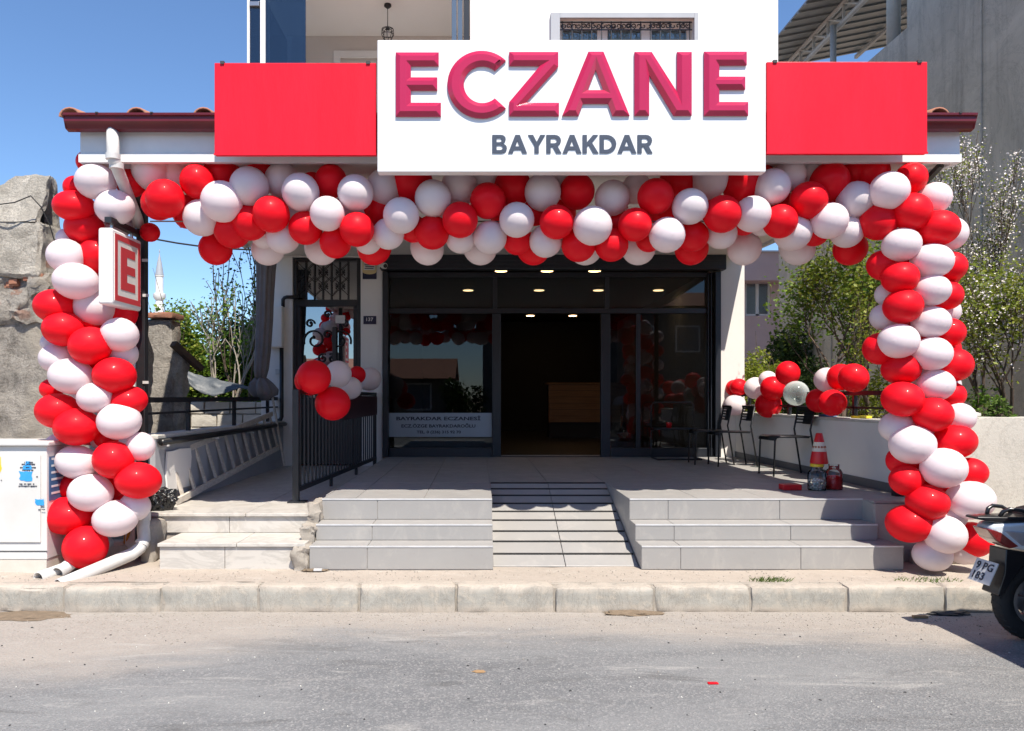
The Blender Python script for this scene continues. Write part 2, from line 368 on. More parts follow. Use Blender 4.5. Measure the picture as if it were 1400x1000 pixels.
class MB:
    def __init__(s): s.v = []; s.f = []
    def add(s, vs, fs):
        k = len(s.v); s.v += [tuple(v) for v in vs]; s.f += [tuple(i + k for i in f) for f in fs]; return s
    def box(s, x0, x1, y0, y1, z0, z1):
        if x0 > x1: x0, x1 = x1, x0
        if y0 > y1: y0, y1 = y1, y0
        if z0 > z1: z0, z1 = z1, z0
        return s.add([(x0, y0, z0), (x1, y0, z0), (x1, y1, z0), (x0, y1, z0), (x0, y0, z1), (x1, y0, z1), (x1, y1, z1), (x0, y1, z1)],
                     [(3, 2, 1, 0), (4, 5, 6, 7), (0, 1, 5, 4), (1, 2, 6, 5), (2, 3, 7, 6), (3, 0, 4, 7)])
    def bar(s, p, q, w, h, up=(0, 0, 1)):
        """rectangular bar from p to q, w across, h along 'up'"""
        p, q = Vector(p), Vector(q); d = (q - p).normalized(); u = Vector(up)
        a = d.cross(u)
        if a.length < 1e-4: a = d.cross(Vector((1, 0, 0)))
        a.normalize(); b = a.cross(d).normalized(); a *= w / 2; b *= h / 2
        return s.add([p - a - b, p + a - b, p + a + b, p - a + b, q - a - b, q + a - b, q + a + b, q - a + b],
                     [(0, 1, 2, 3), (7, 6, 5, 4), (0, 4, 5, 1), (1, 5, 6, 2), (2, 6, 7, 3), (3, 7, 4, 0)])
    def tube(s, pts, r, n=10, cap=True):
        pts = [Vector(p) for p in pts]; m = len(pts); rs = r if isinstance(r, (list, tuple)) else [r] * m
        k = len(s.v); a = None
        for i, p in enumerate(pts):
            d = (pts[min(i + 1, m - 1)] - pts[max(i - 1, 0)]).normalized()
            if a is None: a = d.orthogonal().normalized()
            else:
                a = a - d * a.dot(d)
                a = a.normalized() if a.length > 1e-5 else d.orthogonal().normalized()
            b = d.cross(a)
            for j in range(n):
                t = 2 * math.pi * j / n; s.v.append(tuple(p + (a * math.cos(t) + b * math.sin(t)) * rs[i]))
        for i in range(m - 1):
            for j in range(n):
                s.f.append((k + i * n + j, k + i * n + (j + 1) % n, k + (i + 1) * n + (j + 1) % n, k + (i + 1) * n + j))
        if cap:
            s.f.append(tuple(k + j for j in reversed(range(n)))); s.f.append(tuple(k + (m - 1) * n + j for j in range(n)))
        return s
    def lathe(s, prof, c=(0, 0, 0), n=20):
        k = len(s.v); c = Vector(c); m = len(prof)
        for r, z in prof:
            for j in range(n):
                t = 2 * math.pi * j / n; s.v.append((c.x + r * math.cos(t), c.y + r * math.sin(t), c.z + z))
        for i in range(m - 1):
            for j in range(n):
                s.f.append((k + i * n + j, k + i * n + (j + 1) % n, k + (i + 1) * n + (j + 1) % n, k + (i + 1) * n + j))
        s.f.append(tuple(k + j for j in reversed(range(n)))); s.f.append(tuple(k + (m - 1) * n + j for j in range(n)))
        return s
    def prism(s, pts, d):
        """closed polygon pts (3-D, counter-clockwise seen from -d) pushed along vector d"""
        n = len(pts); pts = [Vector(p) for p in pts]; d = Vector(d)
        return s.add(pts + [p + d for p in pts], [tuple(range(n)), tuple(reversed(range(n, 2 * n)))] + [(i, i + n, (i + 1) % n + n, (i + 1) % n) for i in range(n)])
    def quad(s, *p): return s.add(p, [tuple(range(len(p)))])
    def mesh(s, name, mat, off=Vector((0, 0, 0)), smooth=False, fixn=True):
        me = bpy.data.meshes.new(name)
        me.from_pydata([(v[0] - off.x, v[1] - off.y, v[2] - off.z) for v in s.v], [], s.f)
        if fixn:
            bm = bmesh.new(); bm.from_mesh(me); bmesh.ops.recalc_face_normals(bm, faces=bm.faces); bm.to_mesh(me); bm.free()
        if mat: me.materials.append(M(mat) if isinstance(mat, str) else mat)
        if smooth: me.polygons.foreach_set('use_smooth', [True] * len(me.polygons))
        me.update(); return me
    def build(s, name, mat, parent=None, smooth=False, bevel=0, seg=2, fixn=True, auto=None):
        off = OFF[parent.name] if parent is not None else Vector((0, 0, 0))
        me = s.mesh(name, mat, off, smooth or bool(auto), fixn)
        o = bpy.data.objects.new(name, me); col.objects.link(o)
        if parent is not None: o.parent = parent
        OFF[o.name] = off.copy()
        if bevel:
            b = o.modifiers.new('bevel', 'BEVEL'); b.width = bevel; b.segments = seg; b.limit_method = 'ANGLE'; b.angle_limit = R(35); b.harden_normals = False
        if auto:
            me.set_sharp_from_angle(angle=R(auto))
        return o
def struct(name, mb, mat, bevel=0): return tag(mb.build(name, mat, bevel=bevel), kind='structure')

def np_mesh(name, verts, faces, mat, parent=None, smooth=False, kind=None):
    """verts (N,3), faces (M,k) arrays"""
    off = OFF[parent.name] if parent is not None else Vector((0, 0, 0))
    me = bpy.data.meshes.new(name); n, k = len(verts), faces.shape[1]
    me.vertices.add(n); me.vertices.foreach_set('co', (verts - np.array(off)).astype(np.float32).ravel())
    me.loops.add(faces.size); me.loops.foreach_set('vertex_index', faces.astype(np.int32).ravel())
    me.polygons.add(len(faces)); me.polygons.foreach_set('loop_start', np.arange(0, faces.size, k, dtype=np.int32))
    me.polygons.foreach_set('loop_total', np.full(len(faces), k, dtype=np.int32))
    if smooth: me.polygons.foreach_set('use_smooth', np.ones(len(faces), dtype=bool))
    me.update(calc_edges=True); me.validate()
    me.materials.append(M(mat))
    o = bpy.data.objects.new(name, me); col.objects.link(o)
    if parent is not None: o.parent = parent
    OFF[o.name] = off.copy()
    if kind: o['kind'] = kind
    return o

def rough_box(x0, x1, y0, y1, z0, z1, cell=.06, amp=.01, freq=6, seed=0, rnd=.015):
    """a worn block: subdivided box with rounded corners and noise"""
    bm = bmesh.new()
    nx, ny, nz = [max(1, int(round((b - a) / cell))) for a, b in ((x0, x1), (y0, y1), (z0, z1))]
    def grid(o, u, v, nu, nv):
        vs = [[bm.verts.new(o + u * (i / nu) + v * (j / nv)) for j in range(nv + 1)] for i in range(nu + 1)]
        for i in range(nu):
            for j in range(nv): bm.faces.new((vs[i][j], vs[i + 1][j], vs[i + 1][j + 1], vs[i][j + 1]))
    A = Vector((x0, y0, z0)); dx, dy, dz = Vector((x1 - x0, 0, 0)), Vector((0, y1 - y0, 0)), Vector((0, 0, z1 - z0))
    grid(A, dx, dz, nx, nz); grid(A + dy, dz, dx, nz, nx); grid(A, dz, dy, nz, ny); grid(A + dx, dy, dz, ny, nz); grid(A, dy, dx, ny, nx); grid(A + dz, dx, dy, nx, ny)
    bmesh.ops.remove_doubles(bm, verts=bm.verts, dist=1e-5)
    sv = Vector((seed * 3.7, seed * 1.3, seed * 2.1))
    for v in bm.verts:
        c = v.co; k = (abs(c.x - x0) < 1e-6 or abs(c.x - x1) < 1e-6) + (abs(c.y - y0) < 1e-6 or abs(c.y - y1) < 1e-6) + (abs(c.z - z0) < 1e-6 or abs(c.z - z1) < 1e-6)
        if k >= 2:
            cc = Vector(((x0 + x1) / 2, (y0 + y1) / 2, (z0 + z1) / 2))
            d = Vector(((cc.x - c.x) and math.copysign(1, cc.x - c.x) if (abs(c.x - x0) < 1e-6 or abs(c.x - x1) < 1e-6) else 0,
                        math.copysign(1, cc.y - c.y) if (abs(c.y - y0) < 1e-6 or abs(c.y - y1) < 1e-6) else 0,
                        math.copysign(1, cc.z - c.z) if (abs(c.z - z0) < 1e-6 or abs(c.z - z1) < 1e-6) else 0))
            v.co += d * rnd * (.4 + 1.2 * abs(mnoise.noise(c * 4 + sv)))
        v.co += mnoise.noise_vector(c * freq + sv) * amp + mnoise.noise_vector(c * freq * 3.3 + sv) * amp * .45
    bmesh.ops.recalc_face_normals(bm, faces=bm.faces)
    me = bpy.data.meshes.new('block'); bm.to_mesh(me); bm.free()
    me.polygons.foreach_set('use_smooth', [True] * len(me.polygons)); me.set_sharp_from_angle(angle=R(40))
    return me
def rough_build(name, me, mat, parent=None):
    off = OFF[parent.name] if parent is not None else Vector((0, 0, 0))
    me.name = name
    if off.length: me.transform(Matrix.Translation(-off))
    me.materials.append(M(mat)); o = bpy.data.objects.new(name, me); col.objects.link(o)
    if parent is not None: o.parent = parent
    OFF[o.name] = off.copy(); return o

def text_mb(string, x0, x1, z0, z1, y, depth=.003, bold=0.0):
    """lettering fitted to the box x0..x1, z0..z1, in the plane y, facing -Y"""
    cu = bpy.data.curves.new('lettering', 'FONT'); cu.body = string; cu.size = 1; cu.offset = bold; cu.extrude = .5; cu.resolution_u = 3
    ob = bpy.data.objects.new('lettering', cu); col.objects.link(ob)
    dg = bpy.context.evaluated_depsgraph_get(); me = bpy.data.meshes.new_from_object(ob.evaluated_get(dg))
    vs = np.array([v.co[:] for v in me.vertices]); mb = MB()
    lo, hi = vs.min(0), vs.max(0)
    for v in vs:
        a = (v - lo) / (hi - lo)
        mb.v.append((x0 + a[0] * (x1 - x0), y - a[2] * depth, z0 + a[1] * (z1 - z0)))
    mb.f = [tuple(p.vertices) for p in me.polygons]
    bpy.data.objects.remove(ob); bpy.data.curves.remove(cu); bpy.data.meshes.remove(me)
    return mb

def arc(c, r, a0, a1, n, ax=(1, 0, 0), ay=(0, 0, 1)):
    c, ax, ay = Vector(c), Vector(ax), Vector(ay)
    return [c + ax * r * math.cos(R(a0 + (a1 - a0) * i / n)) + ay * r * math.sin(R(a0 + (a1 - a0) * i / n)) for i in range(n + 1)]
def spiral(c, r0, r1, a0, a1, n=22, ax=(1, 0, 0), ay=(0, 0, 1)):
    c, ax, ay = Vector(c), Vector(ax), Vector(ay); o = []
    for i in range(n + 1):
        t = i / n; r = r0 + (r1 - r0) * t; a = R(a0 + (a1 - a0) * t); o.append(c + ax * r * math.cos(a) + ay * r * math.sin(a))
    return o

# ================================================================== THE SETTING
SW, STEP1, MARB, PLAT = .184, .388, .562, .693
KY, FY, UY, CY = 5.64, 11.5, 10.3, 6.15           # kerb front, shop front, upper storey front, canopy fascia
WL, WR = -2.93, 3.84                              # inner faces of the side walls

def sheet(x0, x1, y0, y1, z): return MB().quad((x0, y0, z), (x1, y0, z), (x1, y1, z), (x0, y1, z))
struct('ground', sheet(-600, 600, -600, 900, -.03), 'soil')
struct('road', sheet(-60, 60, -7.5, KY + .1, 0), 'asphalt')
struct('far_pavement', MB().box(-60, 60, -10, -7.5, -.02, .15), 'pavement')
# pavement sheet with gentle unevenness
def pavement():
    nx, ny = 260, 16; xs = np.linspace(-14, 16, nx); ys = np.linspace(KY + .16, 7.6, ny); v = []
    for y in ys:
        for x in xs:
            z = SW - .006 + .010 * mnoise.noise(Vector((x * 1.3, y * 2.2, 0))) + .005 * mnoise.noise(Vector((x * 6, y * 7, 3)))
            v.append((x, y, z))
    f = [(j * nx + i, j * nx + i + 1, (j + 1) * nx + i + 1, (j + 1) * nx + i) for j in range(ny - 1) for i in range(nx - 1)]
    o = np_mesh('pavement', np.array(v), np.array(f), 'pavement', smooth=True, kind='structure'); return o
pavement()
struct('pavement_edge', MB().box(-14, 16, KY + .10, KY + .175, -.02, SW - .004), 'rough_concrete')
struct('garden_ground', sheet(-40, WL - .2, 7.55, 80, SW - .02), 'soil')
struct('yard_ground', sheet(WR + .2, 40, 7.55, 80, SW - .021), 'soil')

# kerb: worn stones with open joints
kerb = struct('kerb', MB().box(-14, 16, KY + .018, KY + .12, -.02, SW - .012), 'rough_concrete')
joints = [X(p, KY) for p in (-46, 87, 220, 353, 491, 624, 759, 895, 1027, 1159, 1292, 1425)]
xs = [joints[0] - .715 * k for k in range(6, 0, -1)] + joints + [joints[-1] + .715 * k for k in range(1, 8)]
for i in range(len(xs) - 1):
    jz = rng.uniform(-.012, .008); jy = rng.uniform(-.014, .012)
    me = rough_box(xs[i] + .004, xs[i + 1] - .006, KY + jy, KY + .17, -.02, SW + .006 + jz, .03, .008, 9, i + 1, .012)
    rough_build('kerb_stone', me, 'kerb_stone', kerb)

# ---- terrace: raised platform with tile floor, three tiled steps, ramp
terr = MB()
TX0, RX0, RX1, TX1 = -1.376, .115, 1.315, 3.36
E = (6.72, 6.47, 6.22); H = (PLAT, .510, .375, SW)
g = .008
terr.box(TX0 + .01, WR, 8.0, FY + .3, 0, PLAT - g)
terr.box(TX0 + .01, RX0 - .01, E[0] + g, 8.0, 0, PLAT - g); terr.box(RX1 + .01, WR, E[0] + g, 8.0, 0, PLAT - g)
for (a, b) in ((TX0 + .01, RX0 - .01), (RX1 + .01, TX1)):
    terr.box(a, b, E[1] + g, E[0] + g, 0, H[1] - g); terr.box(a, b, E[2] + g, E[1] + g, 0, H[2] - g)
terr.prism([(RX0 - .01, E[2] + .12, 0), (RX0 - .01, 8.0, 0), (RX0 - .01, 8.0, PLAT - .014), (RX0 - .01, E[2] + .12, SW - .014)], (RX1 - RX0 + .02, 0, 0))
terr.box(TX1, WR + .25, 6.54, E[0] + g, 0, PLAT - .02)
terr_o = struct('terrace', terr, 'grout')
def tile(x0, x1, y0, y1, z0, z1, name='tile', mat='tile', bev=.0025):
    return MB().box(x0, x1, y0, y1, z0, z1).build(name, mat, terr_o, bevel=bev, seg=1)
gx = .0022
lx = [TX0, -1.085, -.485, .115, .715, 1.315, 1.915, 2.515, 3.115, WR]
for a, b in zip(lx[:-1], lx[1:]):
    for (y0, y1) in ((8.0, 9.2), (9.2, 10.4), (10.4, FY)):
        tile(a + gx, b - gx, y0 + gx, y1 - gx, PLAT - .012, PLAT + rng.uniform(-.0008, .0006))
    if not (a >= RX0 - .01 and b <= RX1 + .01):
        for (y0, y1) in ((E[0], 7.36), (7.36, 8.0)):
            tile(a + gx, b - gx, y0 + gx, y1 - gx, PLAT - .012, PLAT + rng.uniform(-.0008, .0006))
segs = {0: [(TX0, X(516, E[0]), RX0), (RX1, X(913.4, E[0]), X(1066, E[0]), TX1)],
        1: [(TX0, X(508.7, E[1]), RX0), (RX1, X(921.6, E[1]), X(1081, E[1]), TX1)],
        2: [(TX0, X(502, E[2]), RX0), (RX1, X(930.6, E[2]), X(1095, E[2]), TX1 + .08)]}
for k in range(3):
    for run in segs[k]:
        for a, b in zip(run[:-1], run[1:]):
            tile(a + gx, b - gx, E[k], E[k] + .010, H[k + 1] + .002, H[k] - .012, 'riser_tile')
            if k > 0: tile(a + gx, b - gx, E[k] + .002, E[k - 1] - .001, H[k] - .010, H[k], 'tread_tile')
        # pale cut edge of the tiles along the nosing
        MB().box(run[0] + gx, run[-1] - gx, E[k] - .004, E[k] + .0015, H[k] - .011, H[k] + .0015).build('nosing', 'tile_edge', terr_o)
# sides of the step blocks towards the ramp, and the end block at the right
for x0, x1 in ((RX0 - .010, RX0 - .001), (RX1 + .001, RX1 + .010)):
    pts = [(x0, E[2] + .004, SW), (x0, 8.0, PLAT - .004), (x0, E[0] + .004, PLAT - .003), (x0, E[0] + .004, H[1] - .003), (x0, E[1] + .004, H[1] - .003), (x0, E[1] + .004, H[2] - .003), (x0, E[2] + .004, H[2] - .003)]
    MB().prism(pts, (x1 - x0, 0, 0)).build('cheek_tile', 'tile', terr_o)
pts = [(TX1 - .006, 6.545, SW), (TX1 - .006, E[0] + .02, SW), (TX1 - .006, E[0] + .02, PLAT), (TX1 - .006, 6.545, PLAT - .02)]
MB().prism(pts, (.008, 0, 0)).build('cheek_tile', 'tile', terr_o)
tile(TX1 + .004, WR + .2, 6.54, E[0] - .002, PLAT - .018, PLAT - .001, 'tile')
tile(TX1 + .004, WR + .25, 6.525, 6.538, SW, PLAT - .02, 'riser_tile')
tile(TX1 + .003, TX1 + .078, E[1] + .003, 6.52, H[2] - .010, H[2], 'tread_tile'); MB().box(TX1 + .001, TX1 + .076, E[2] + .012, 6.52, 0, H[2] - .0115).build('step_core', 'tile', terr_o)
# ramp tiles with black grip strips
ra, rb = Vector((0, 6.33, SW + .004)), Vector((0, 8.0, PLAT)); sl_ = rb - ra; nrm = Vector((0, -sl_.z, sl_.y)).normalized()
stripy = (758, 741, 727, 712, 700, 689, 678, 669, 661)
def ramp_t(py):   # where the view ray of image row py meets the ramp
    k = (py - PY) / F; t = (k * ra.y - (CZ - ra.z)) / (-(sl_.z) - k * sl_.y); return t
ts = [0.0] + [ramp_t(p) for p in stripy] + [1.0]
for i in range(len(ts) - 1):
    p, q = ra + sl_ * (ts[i] + .004), ra + sl_ * (ts[i + 1] - .004)
    for (a, b) in ((RX0 + .002, .712), (.718, RX1 - .002)):
        m = MB(); m.prism([(a, p.y, p.z), (a, q.y, q.z), (a, q.y, q.z) - nrm * .0 if False else (a, q.y, q.z - .012), (a, p.y, p.z - .012)], (b - a, 0, 0))
        m.build('ramp_tile', 'tile', terr_o, bevel=.002, seg=1)
for i in range(1, len(ts) - 1):
    p = ra + sl_ * ts[i]; d = sl_.normalized() * .011
    m = MB(); m.prism([(RX0 + .004, (p - d).y, (p - d).z + .001), (RX0 + .004, (p + d).y, (p + d).z + .001), (RX0 + .004, (p + d).y, (p + d).z + .007), (RX0 + .004, (p - d).y, (p - d).z + .007)], (RX1 - RX0 - .012, 0, 0))
    m.build('grip_strip', 'strip_black', terr_o)

# ---- old marble landing and steps on the left
mar = struct('marble_landing', MB().box(WL, TX0 - .004, 6.78, FY + .3, 0, MARB - .03).box(X(216, 6.27) + .03, TX0 - .004, 6.30, 6.80, 0, STEP1 - .03), 'rough_concrete')
for (x0, x1, y0, y1, z, nm) in ((WL + .0, -2.05, 6.735, 7.6, MARB, 'marble_slab'), (-2.045, TX0 - .03, 6.735, 7.6, MARB, 'marble_slab'),
                                (WL + .0, -2.05, 7.605, FY, MARB, 'marble_slab'), (-2.045, TX0 - .03, 7.605, FY, MARB, 'marble_slab'),
                                (X(216, 6.27), -1.98, 6.255, 6.76, STEP1, 'marble_slab'), (-1.975, TX0 - .04, 6.255, 6.76, STEP1, 'marble_slab')):
    MB().box(x0, x1, y0, y1, z - .028, z).build(nm, 'marble', mar, bevel=.004)
for (x0, x1, y, z0, z1) in ((WL + .02, -2.2, 6.762, STEP1 + .001, MARB - .032), (-2.195, TX0 - .05, 6.762, STEP1 + .001, MARB - .032),
                            (X(218, 6.27), -2.08, 6.275, SW - .01, STEP1 - .032), (-2.075, TX0 - .06, 6.275, SW - .01, STEP1 - .032)):
    MB().box(x0, x1, y, y + .02, z0, z1).build('marble_riser', 'marble', mar, bevel=.002)
# broken mortar edge where the new tiles were cut into the old steps
for i, (y0, y1, z1, x0) in enumerate(((6.60, 7.0, PLAT - .03, -1.45), (6.40, 6.64, .50, -1.48), (6.21, 6.44, .365, -1.50))):
    rough_build('mortar', rough_box(x0 - .02, TX0 + .006, y0, y1, SW - .02, z1, .022, .03, 11, 40 + i, .006), 'rough_concrete', mar)
MB().box(TX0 - .02, TX0 - .002, 7.0, FY, MARB, PLAT - .002).build('edge_tile', 'tile', mar)

# ================================================================== THE SHOP BUILDING
bld = thing('shop_building', 'two storey white building with a dark glazed shopfront on the ground floor', 'building', (.4, FY, PLAT))
UXL, UXR = -3.12, 4.01
B = lambda: MB()
LZ = Z(352, FY)                                      # underside of the beam over the shopfront
cl = [(X(357, FY), X(400, FY)), (X(493, FY), X(523, FY)), (X(985, FY), X(1018, FY))]
for i, (a, b) in enumerate(cl):
    B().box(a, b, FY, FY + .35, MARB - .1, LZ).build('column', 'wall_white', bld, bevel=.006)
B().box(cl[0][0], cl[2][1], FY - .004, FY + .35, LZ, 4.4).build('beam', 'wall_white', bld)
B().box(cl[0][0], UXR, UY + .25, FY - .006, 3.90, 4.4).build('overhang_slab', 'wall_white', bld)
# shop room
fx0, fx1 = cl[1][1], cl[2][0]
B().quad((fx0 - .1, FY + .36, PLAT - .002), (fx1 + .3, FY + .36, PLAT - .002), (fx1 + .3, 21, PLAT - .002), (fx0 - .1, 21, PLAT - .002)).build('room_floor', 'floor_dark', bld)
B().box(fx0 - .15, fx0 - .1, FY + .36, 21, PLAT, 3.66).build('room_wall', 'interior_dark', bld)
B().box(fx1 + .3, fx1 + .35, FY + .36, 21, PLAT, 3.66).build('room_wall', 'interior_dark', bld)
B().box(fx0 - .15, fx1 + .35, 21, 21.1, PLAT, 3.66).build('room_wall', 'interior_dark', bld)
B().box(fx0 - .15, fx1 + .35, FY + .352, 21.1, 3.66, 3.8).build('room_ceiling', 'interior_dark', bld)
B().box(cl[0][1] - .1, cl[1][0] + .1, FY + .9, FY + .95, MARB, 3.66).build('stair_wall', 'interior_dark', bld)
# outer shell behind and above
B().box(cl[0][0], cl[0][0] + .2, FY + .36, 21.3, 0, 4.4).box(cl[2][1] - .2, cl[2][1], FY + .36, 21.3, 0, 4.4).box(cl[0][0] + .2, cl[2][1] - .2, 21.15, 21.3, 0, 4.4).build('outer_wall', 'wall_white', bld)

# shopfront joinery
sf = B(); fr = bld
ST = Z(372, FY)
B().box(fx0 - .02, fx1 + .04, FY - .16, FY - .006, Z(371, FY), LZ + .015).build('shutter_box', 'dark_frame', fr, bevel=.012)
for k in range(3):
    z = Z(358 + k * 5, FY); B().box(fx0, fx1 + .02, FY - .168, FY - .161, z - .012, z + .008).build('shutter_slat', 'dark_frame', fr, bevel=.003)
def frame_bar(px0, px1, py0, py1, y0=.06, y1=.16, name='frame_bar'):
    return B().box(X(px0, FY), X(px1, FY), FY + y0, FY + y1, Z(py1, FY), Z(py0, FY)).build(name, 'dark_frame', fr, bevel=.006)
PB = 545 + (CZ - PLAT) * F / FY                       # image row of the threshold
frame_bar(523.5, 531, 372, PB, -.05, .16); frame_bar(977, 984.5, 372, PB, -.05, .16)
for k, px in enumerate((968, 972)): frame_bar(px, px + 1.5, 374, PB - 1, .0, .1, 'shutter_guide')
frame_bar(531, 977, 371.5, 378, .06, .16); 
frame_bar(531, 977, 421, 428, .06, .16, 'transom')
frame_bar(673, 685, 428.5, PB, .03, .12); frame_bar(822, 835, 428.5, PB, .03, .12)
frame_bar(674, 680, 378.5, 420.5, .06, .14); frame_bar(828, 834, 378.5, 420.5, .06, .14)
frame_bar(871, 877, 428.5, PB - 12, .06, .14)
frame_bar(531.5, 672.5, 613, PB, .03, .12, 'bottom_rail'); frame_bar(835.5, 976.5, 613, PB, .03, .12, 'bottom_rail')
def pane(px0, px1, py0, py1, y=.095, name='pane'):
    return B().box(X(px0, FY), X(px1, FY), FY + y, FY + y + .008, Z(py1, FY), Z(py0, FY)).build(name, 'shop_glass', fr)
pane(531, 673, 428, 613); pane(835, 871, 428, 613); pane(877, 977, 428, 613)
pane(531, 674, 378, 421); pane(680, 828, 378, 421); pane(834, 977, 378, 421)
# lettering band on the left pane
band = B().box(X(529.5, FY), X(672.5, FY), FY + .086, FY + .090, Z(598, FY), Z(565, FY)).build('lettering_band', 'frost', fr)
tag(band, 'frosted band with dark lettering across the left pane')
for s_, a, b, t_, bo in (('BAYRAKDAR ECZANES\u0130', 541, 657, 568.6, 575.2), ('ECZ.\u00d6ZGE BAYRAKDARO\u011eLU', 548, 650, 579.2, 585.2), ('TEL. 0 (236) 315 92 70', 569, 630, 589.2, 594.4)):
    text_mb(s_, X(a, FY), X(b, FY), Z(bo, FY), Z(t_, FY), FY + .0855, .002, .03).build('lettering', 'ink', band)
# door track at the threshold
B().box(fx0, fx1, FY - .02, FY + .16, PLAT - .001, PLAT + .006).build('threshold', 'dark_frame', fr)

# iron grille door
gd = thing('grille_door', 'black wrought iron door with scrolls and a barred fanlight beside the shopfront', 'door', (X(446, FY), FY, MARB))
GX0, GX1 = X(400, FY), X(492.5, FY); GY = FY + .06
gt, gm = LZ - .01, Z(414, FY)
for a, b in ((GX0 + .003, GX0 + .055), (GX1 - .055, GX1 - .003)): MB().box(a, b, GY - .03, GY + .05, MARB, gt).build('door_frame', 'black_metal', gd, bevel=.004)
MB().box(GX0 + .056, GX1 - .056, GY - .03, GY + .05, gt - .04, gt).build('door_frame', 'black_metal', gd)
MB().box(GX0 + .056, GX1 - .056, GY - .032, GY + .05, gm - .05, gm + .05).build('transom', 'black_metal', gd, bevel=.004)
for a, b in ((GX0 + .058, GX0 + .11), (GX1 - .11, GX1 - .058)): MB().box(a, b, GY - .02, GY + .03, MARB + .02, gm - .052).build('leaf_frame', 'black_metal', gd, bevel=.004)
MB().box(GX0 + .112, GX1 - .112, GY - .02, GY + .03, MARB + .02, Z(545, FY)).build('kick_panel', 'black_metal', gd, bevel=.004)
MB().box(GX0 + .112, GX1 - .112, GY + .022, GY + .028, Z(545, FY), gm - .052).build('pane', 'door_mirror', gd)
MB().box(GX0 + .058, GX1 - .058, GY + .022, GY + .028, gm + .05, gt - .04).build('pane', 'door_mirror', gd)
ux0, ux1, uz0, uz1 = GX0 + .056, GX1 - .056, gm + .05, gt - .04
n = 7
for i in range(n + 1):
    x = ux0 + (ux1 - ux0) * (i + .05) / (n + .1)
    if 0 < i < n: MB().box(x - .009, x + .009, GY - .018, GY, uz0, uz1).build('bar', 'black_metal', gd)
for i in range(1, n, 2):
    x = ux0 + (ux1 - ux0) * i / n; w = (ux1 - ux0) / n
    for zc in (uz0 + (uz1 - uz0) * .36, uz0 + (uz1 - uz0) * .72):
        m = MB()
        for sx in (-1, 1):
            for sz in (-1, 1):
                c = Vector((x + sx * .048, GY - .01, zc + sz * .036))
                m.tube(spiral(c, .032, .010, 90 if sz > 0 else -90, (90 + sz * sx * 330) if sz > 0 else (-90 + sz * sx * 330) , 14), .0055, 5)
                m.tube([c + Vector((0, 0, sz * .032)), (x + sx * w, GY - .01, zc + sz * .15)], .005, 5)
            m.tube([(x + sx * .02, GY - .01, zc), (x + sx * .07, GY - .01, zc)], .006, 5)
        m.build('scroll', 'black_metal', gd, smooth=True)
lx0, lx1, lz0, lz1 = GX0 + .112, GX1 - .112, Z(545, FY), gm - .052
cxm = (lx0 + lx1) / 2
for (cx, cz, r, a0, a1) in ((-.19, .62, .17, 200, -250), (.19, .62, .17, -20, 430), (-.16, .25, .10, 90, -300), (.16, .25, .10, 90, 480), (-.26, .80, .07, 0, 400), (.26, .80, .07, 180, -220),
                            (-.07, .42, .075, 60, 460), (.07, .42, .075, 120, -280), (-.27, .30, .07, 0, 380), (.27, .30, .07, 180, -200), (-.24, .06, .10, 200, -160), (.24, .06, .10, -20, 340), (0, .68, .07, 0, 360), (0, .90, .06, 0, 360)):
    c = Vector((cxm + cx, GY - .008, lz0 + .02 + cz * (lz1 - lz0)))
    m = MB().tube(spiral(c, r, r * .28, a0, a1, 26), .012, 6)
    e = spiral(c, r, r * .28, a0, a1, 26)[-1]; m.add([e + Vector(q) * .026 for q in ((1, 0, 0), (-1, 0, 0), (0, -.4, 0), (0, .4, 0), (0, 0, 1.2), (0, 0, -1.2))],
          [(0, 2, 4), (2, 1, 4), (1, 3, 4), (3, 0, 4), (2, 0, 5), (1, 2, 5), (3, 1, 5), (0, 3, 5)])
    m.build('scroll', 'black_metal', gd, smooth=True)
MB().box(cxm + .085, cxm + .145, GY - .05, GY - .019, Z(512, FY), Z(447, FY)).build('lock_plate', 'black_metal', gd, bevel=.004)
MB().box(cxm + .13, cxm + .27, GY - .024, GY - .020, Z(442, FY), Z(431, FY)).build('notice', 'paper', gd)

# things fixed to the columns
pl = thing('house_number_plate', 'small navy plate reading 137 on the column beside the shopfront', 'plate', P(506, 436, FY - .01))
MB().box(X(497, FY), X(514.5, FY), FY - .014, FY - .002, Z(443.6, FY), Z(432.4, FY)).build('plate', 'navy', pl, bevel=.002)
text_mb('137', X(501, FY), X(510.5, FY), Z(439.5, FY), Z(434.6, FY), FY - .0145, .002, .02).build('lettering', 'white_print', pl)
text_mb('137', X(501, FY), X(505.5, FY), Z(442.4, FY), Z(441.4, FY), FY - .0145, .001, .0).build('small_print', 'white_print', pl) if False else None
ns = thing('notice_board', 'small cream and navy notice hung near the top of the column', 'sign', P(505, 368, FY - .02))
MB().box(X(496, FY), X(515, FY), FY - .02, FY - .004, Z(382, FY), Z(371, FY)).build('lower_panel', 'navy', ns)
m = MB(); pts = [(X(496, FY), FY - .03, Z(354, FY)), (X(496, FY), FY - .03, Z(372, FY))] + [(X(505.5 - 9.5 * math.cos(R(a)), FY), FY - .03, Z(372 + 3.6 * math.sin(R(a)), FY)) for a in range(15, 180, 15)] + [(X(515, FY), FY - .03, Z(372, FY)), (X(515, FY), FY - .03, Z(354, FY))]
m.prism(pts, (0, .008, 0)); m.build('upper_panel', 'paper_yellow', ns)
MB().box(X(497.5, FY), X(513.5, FY), FY - .034, FY - .0305, Z(370, FY), Z(355.5, FY)).build('sheet', 'paper', ns)
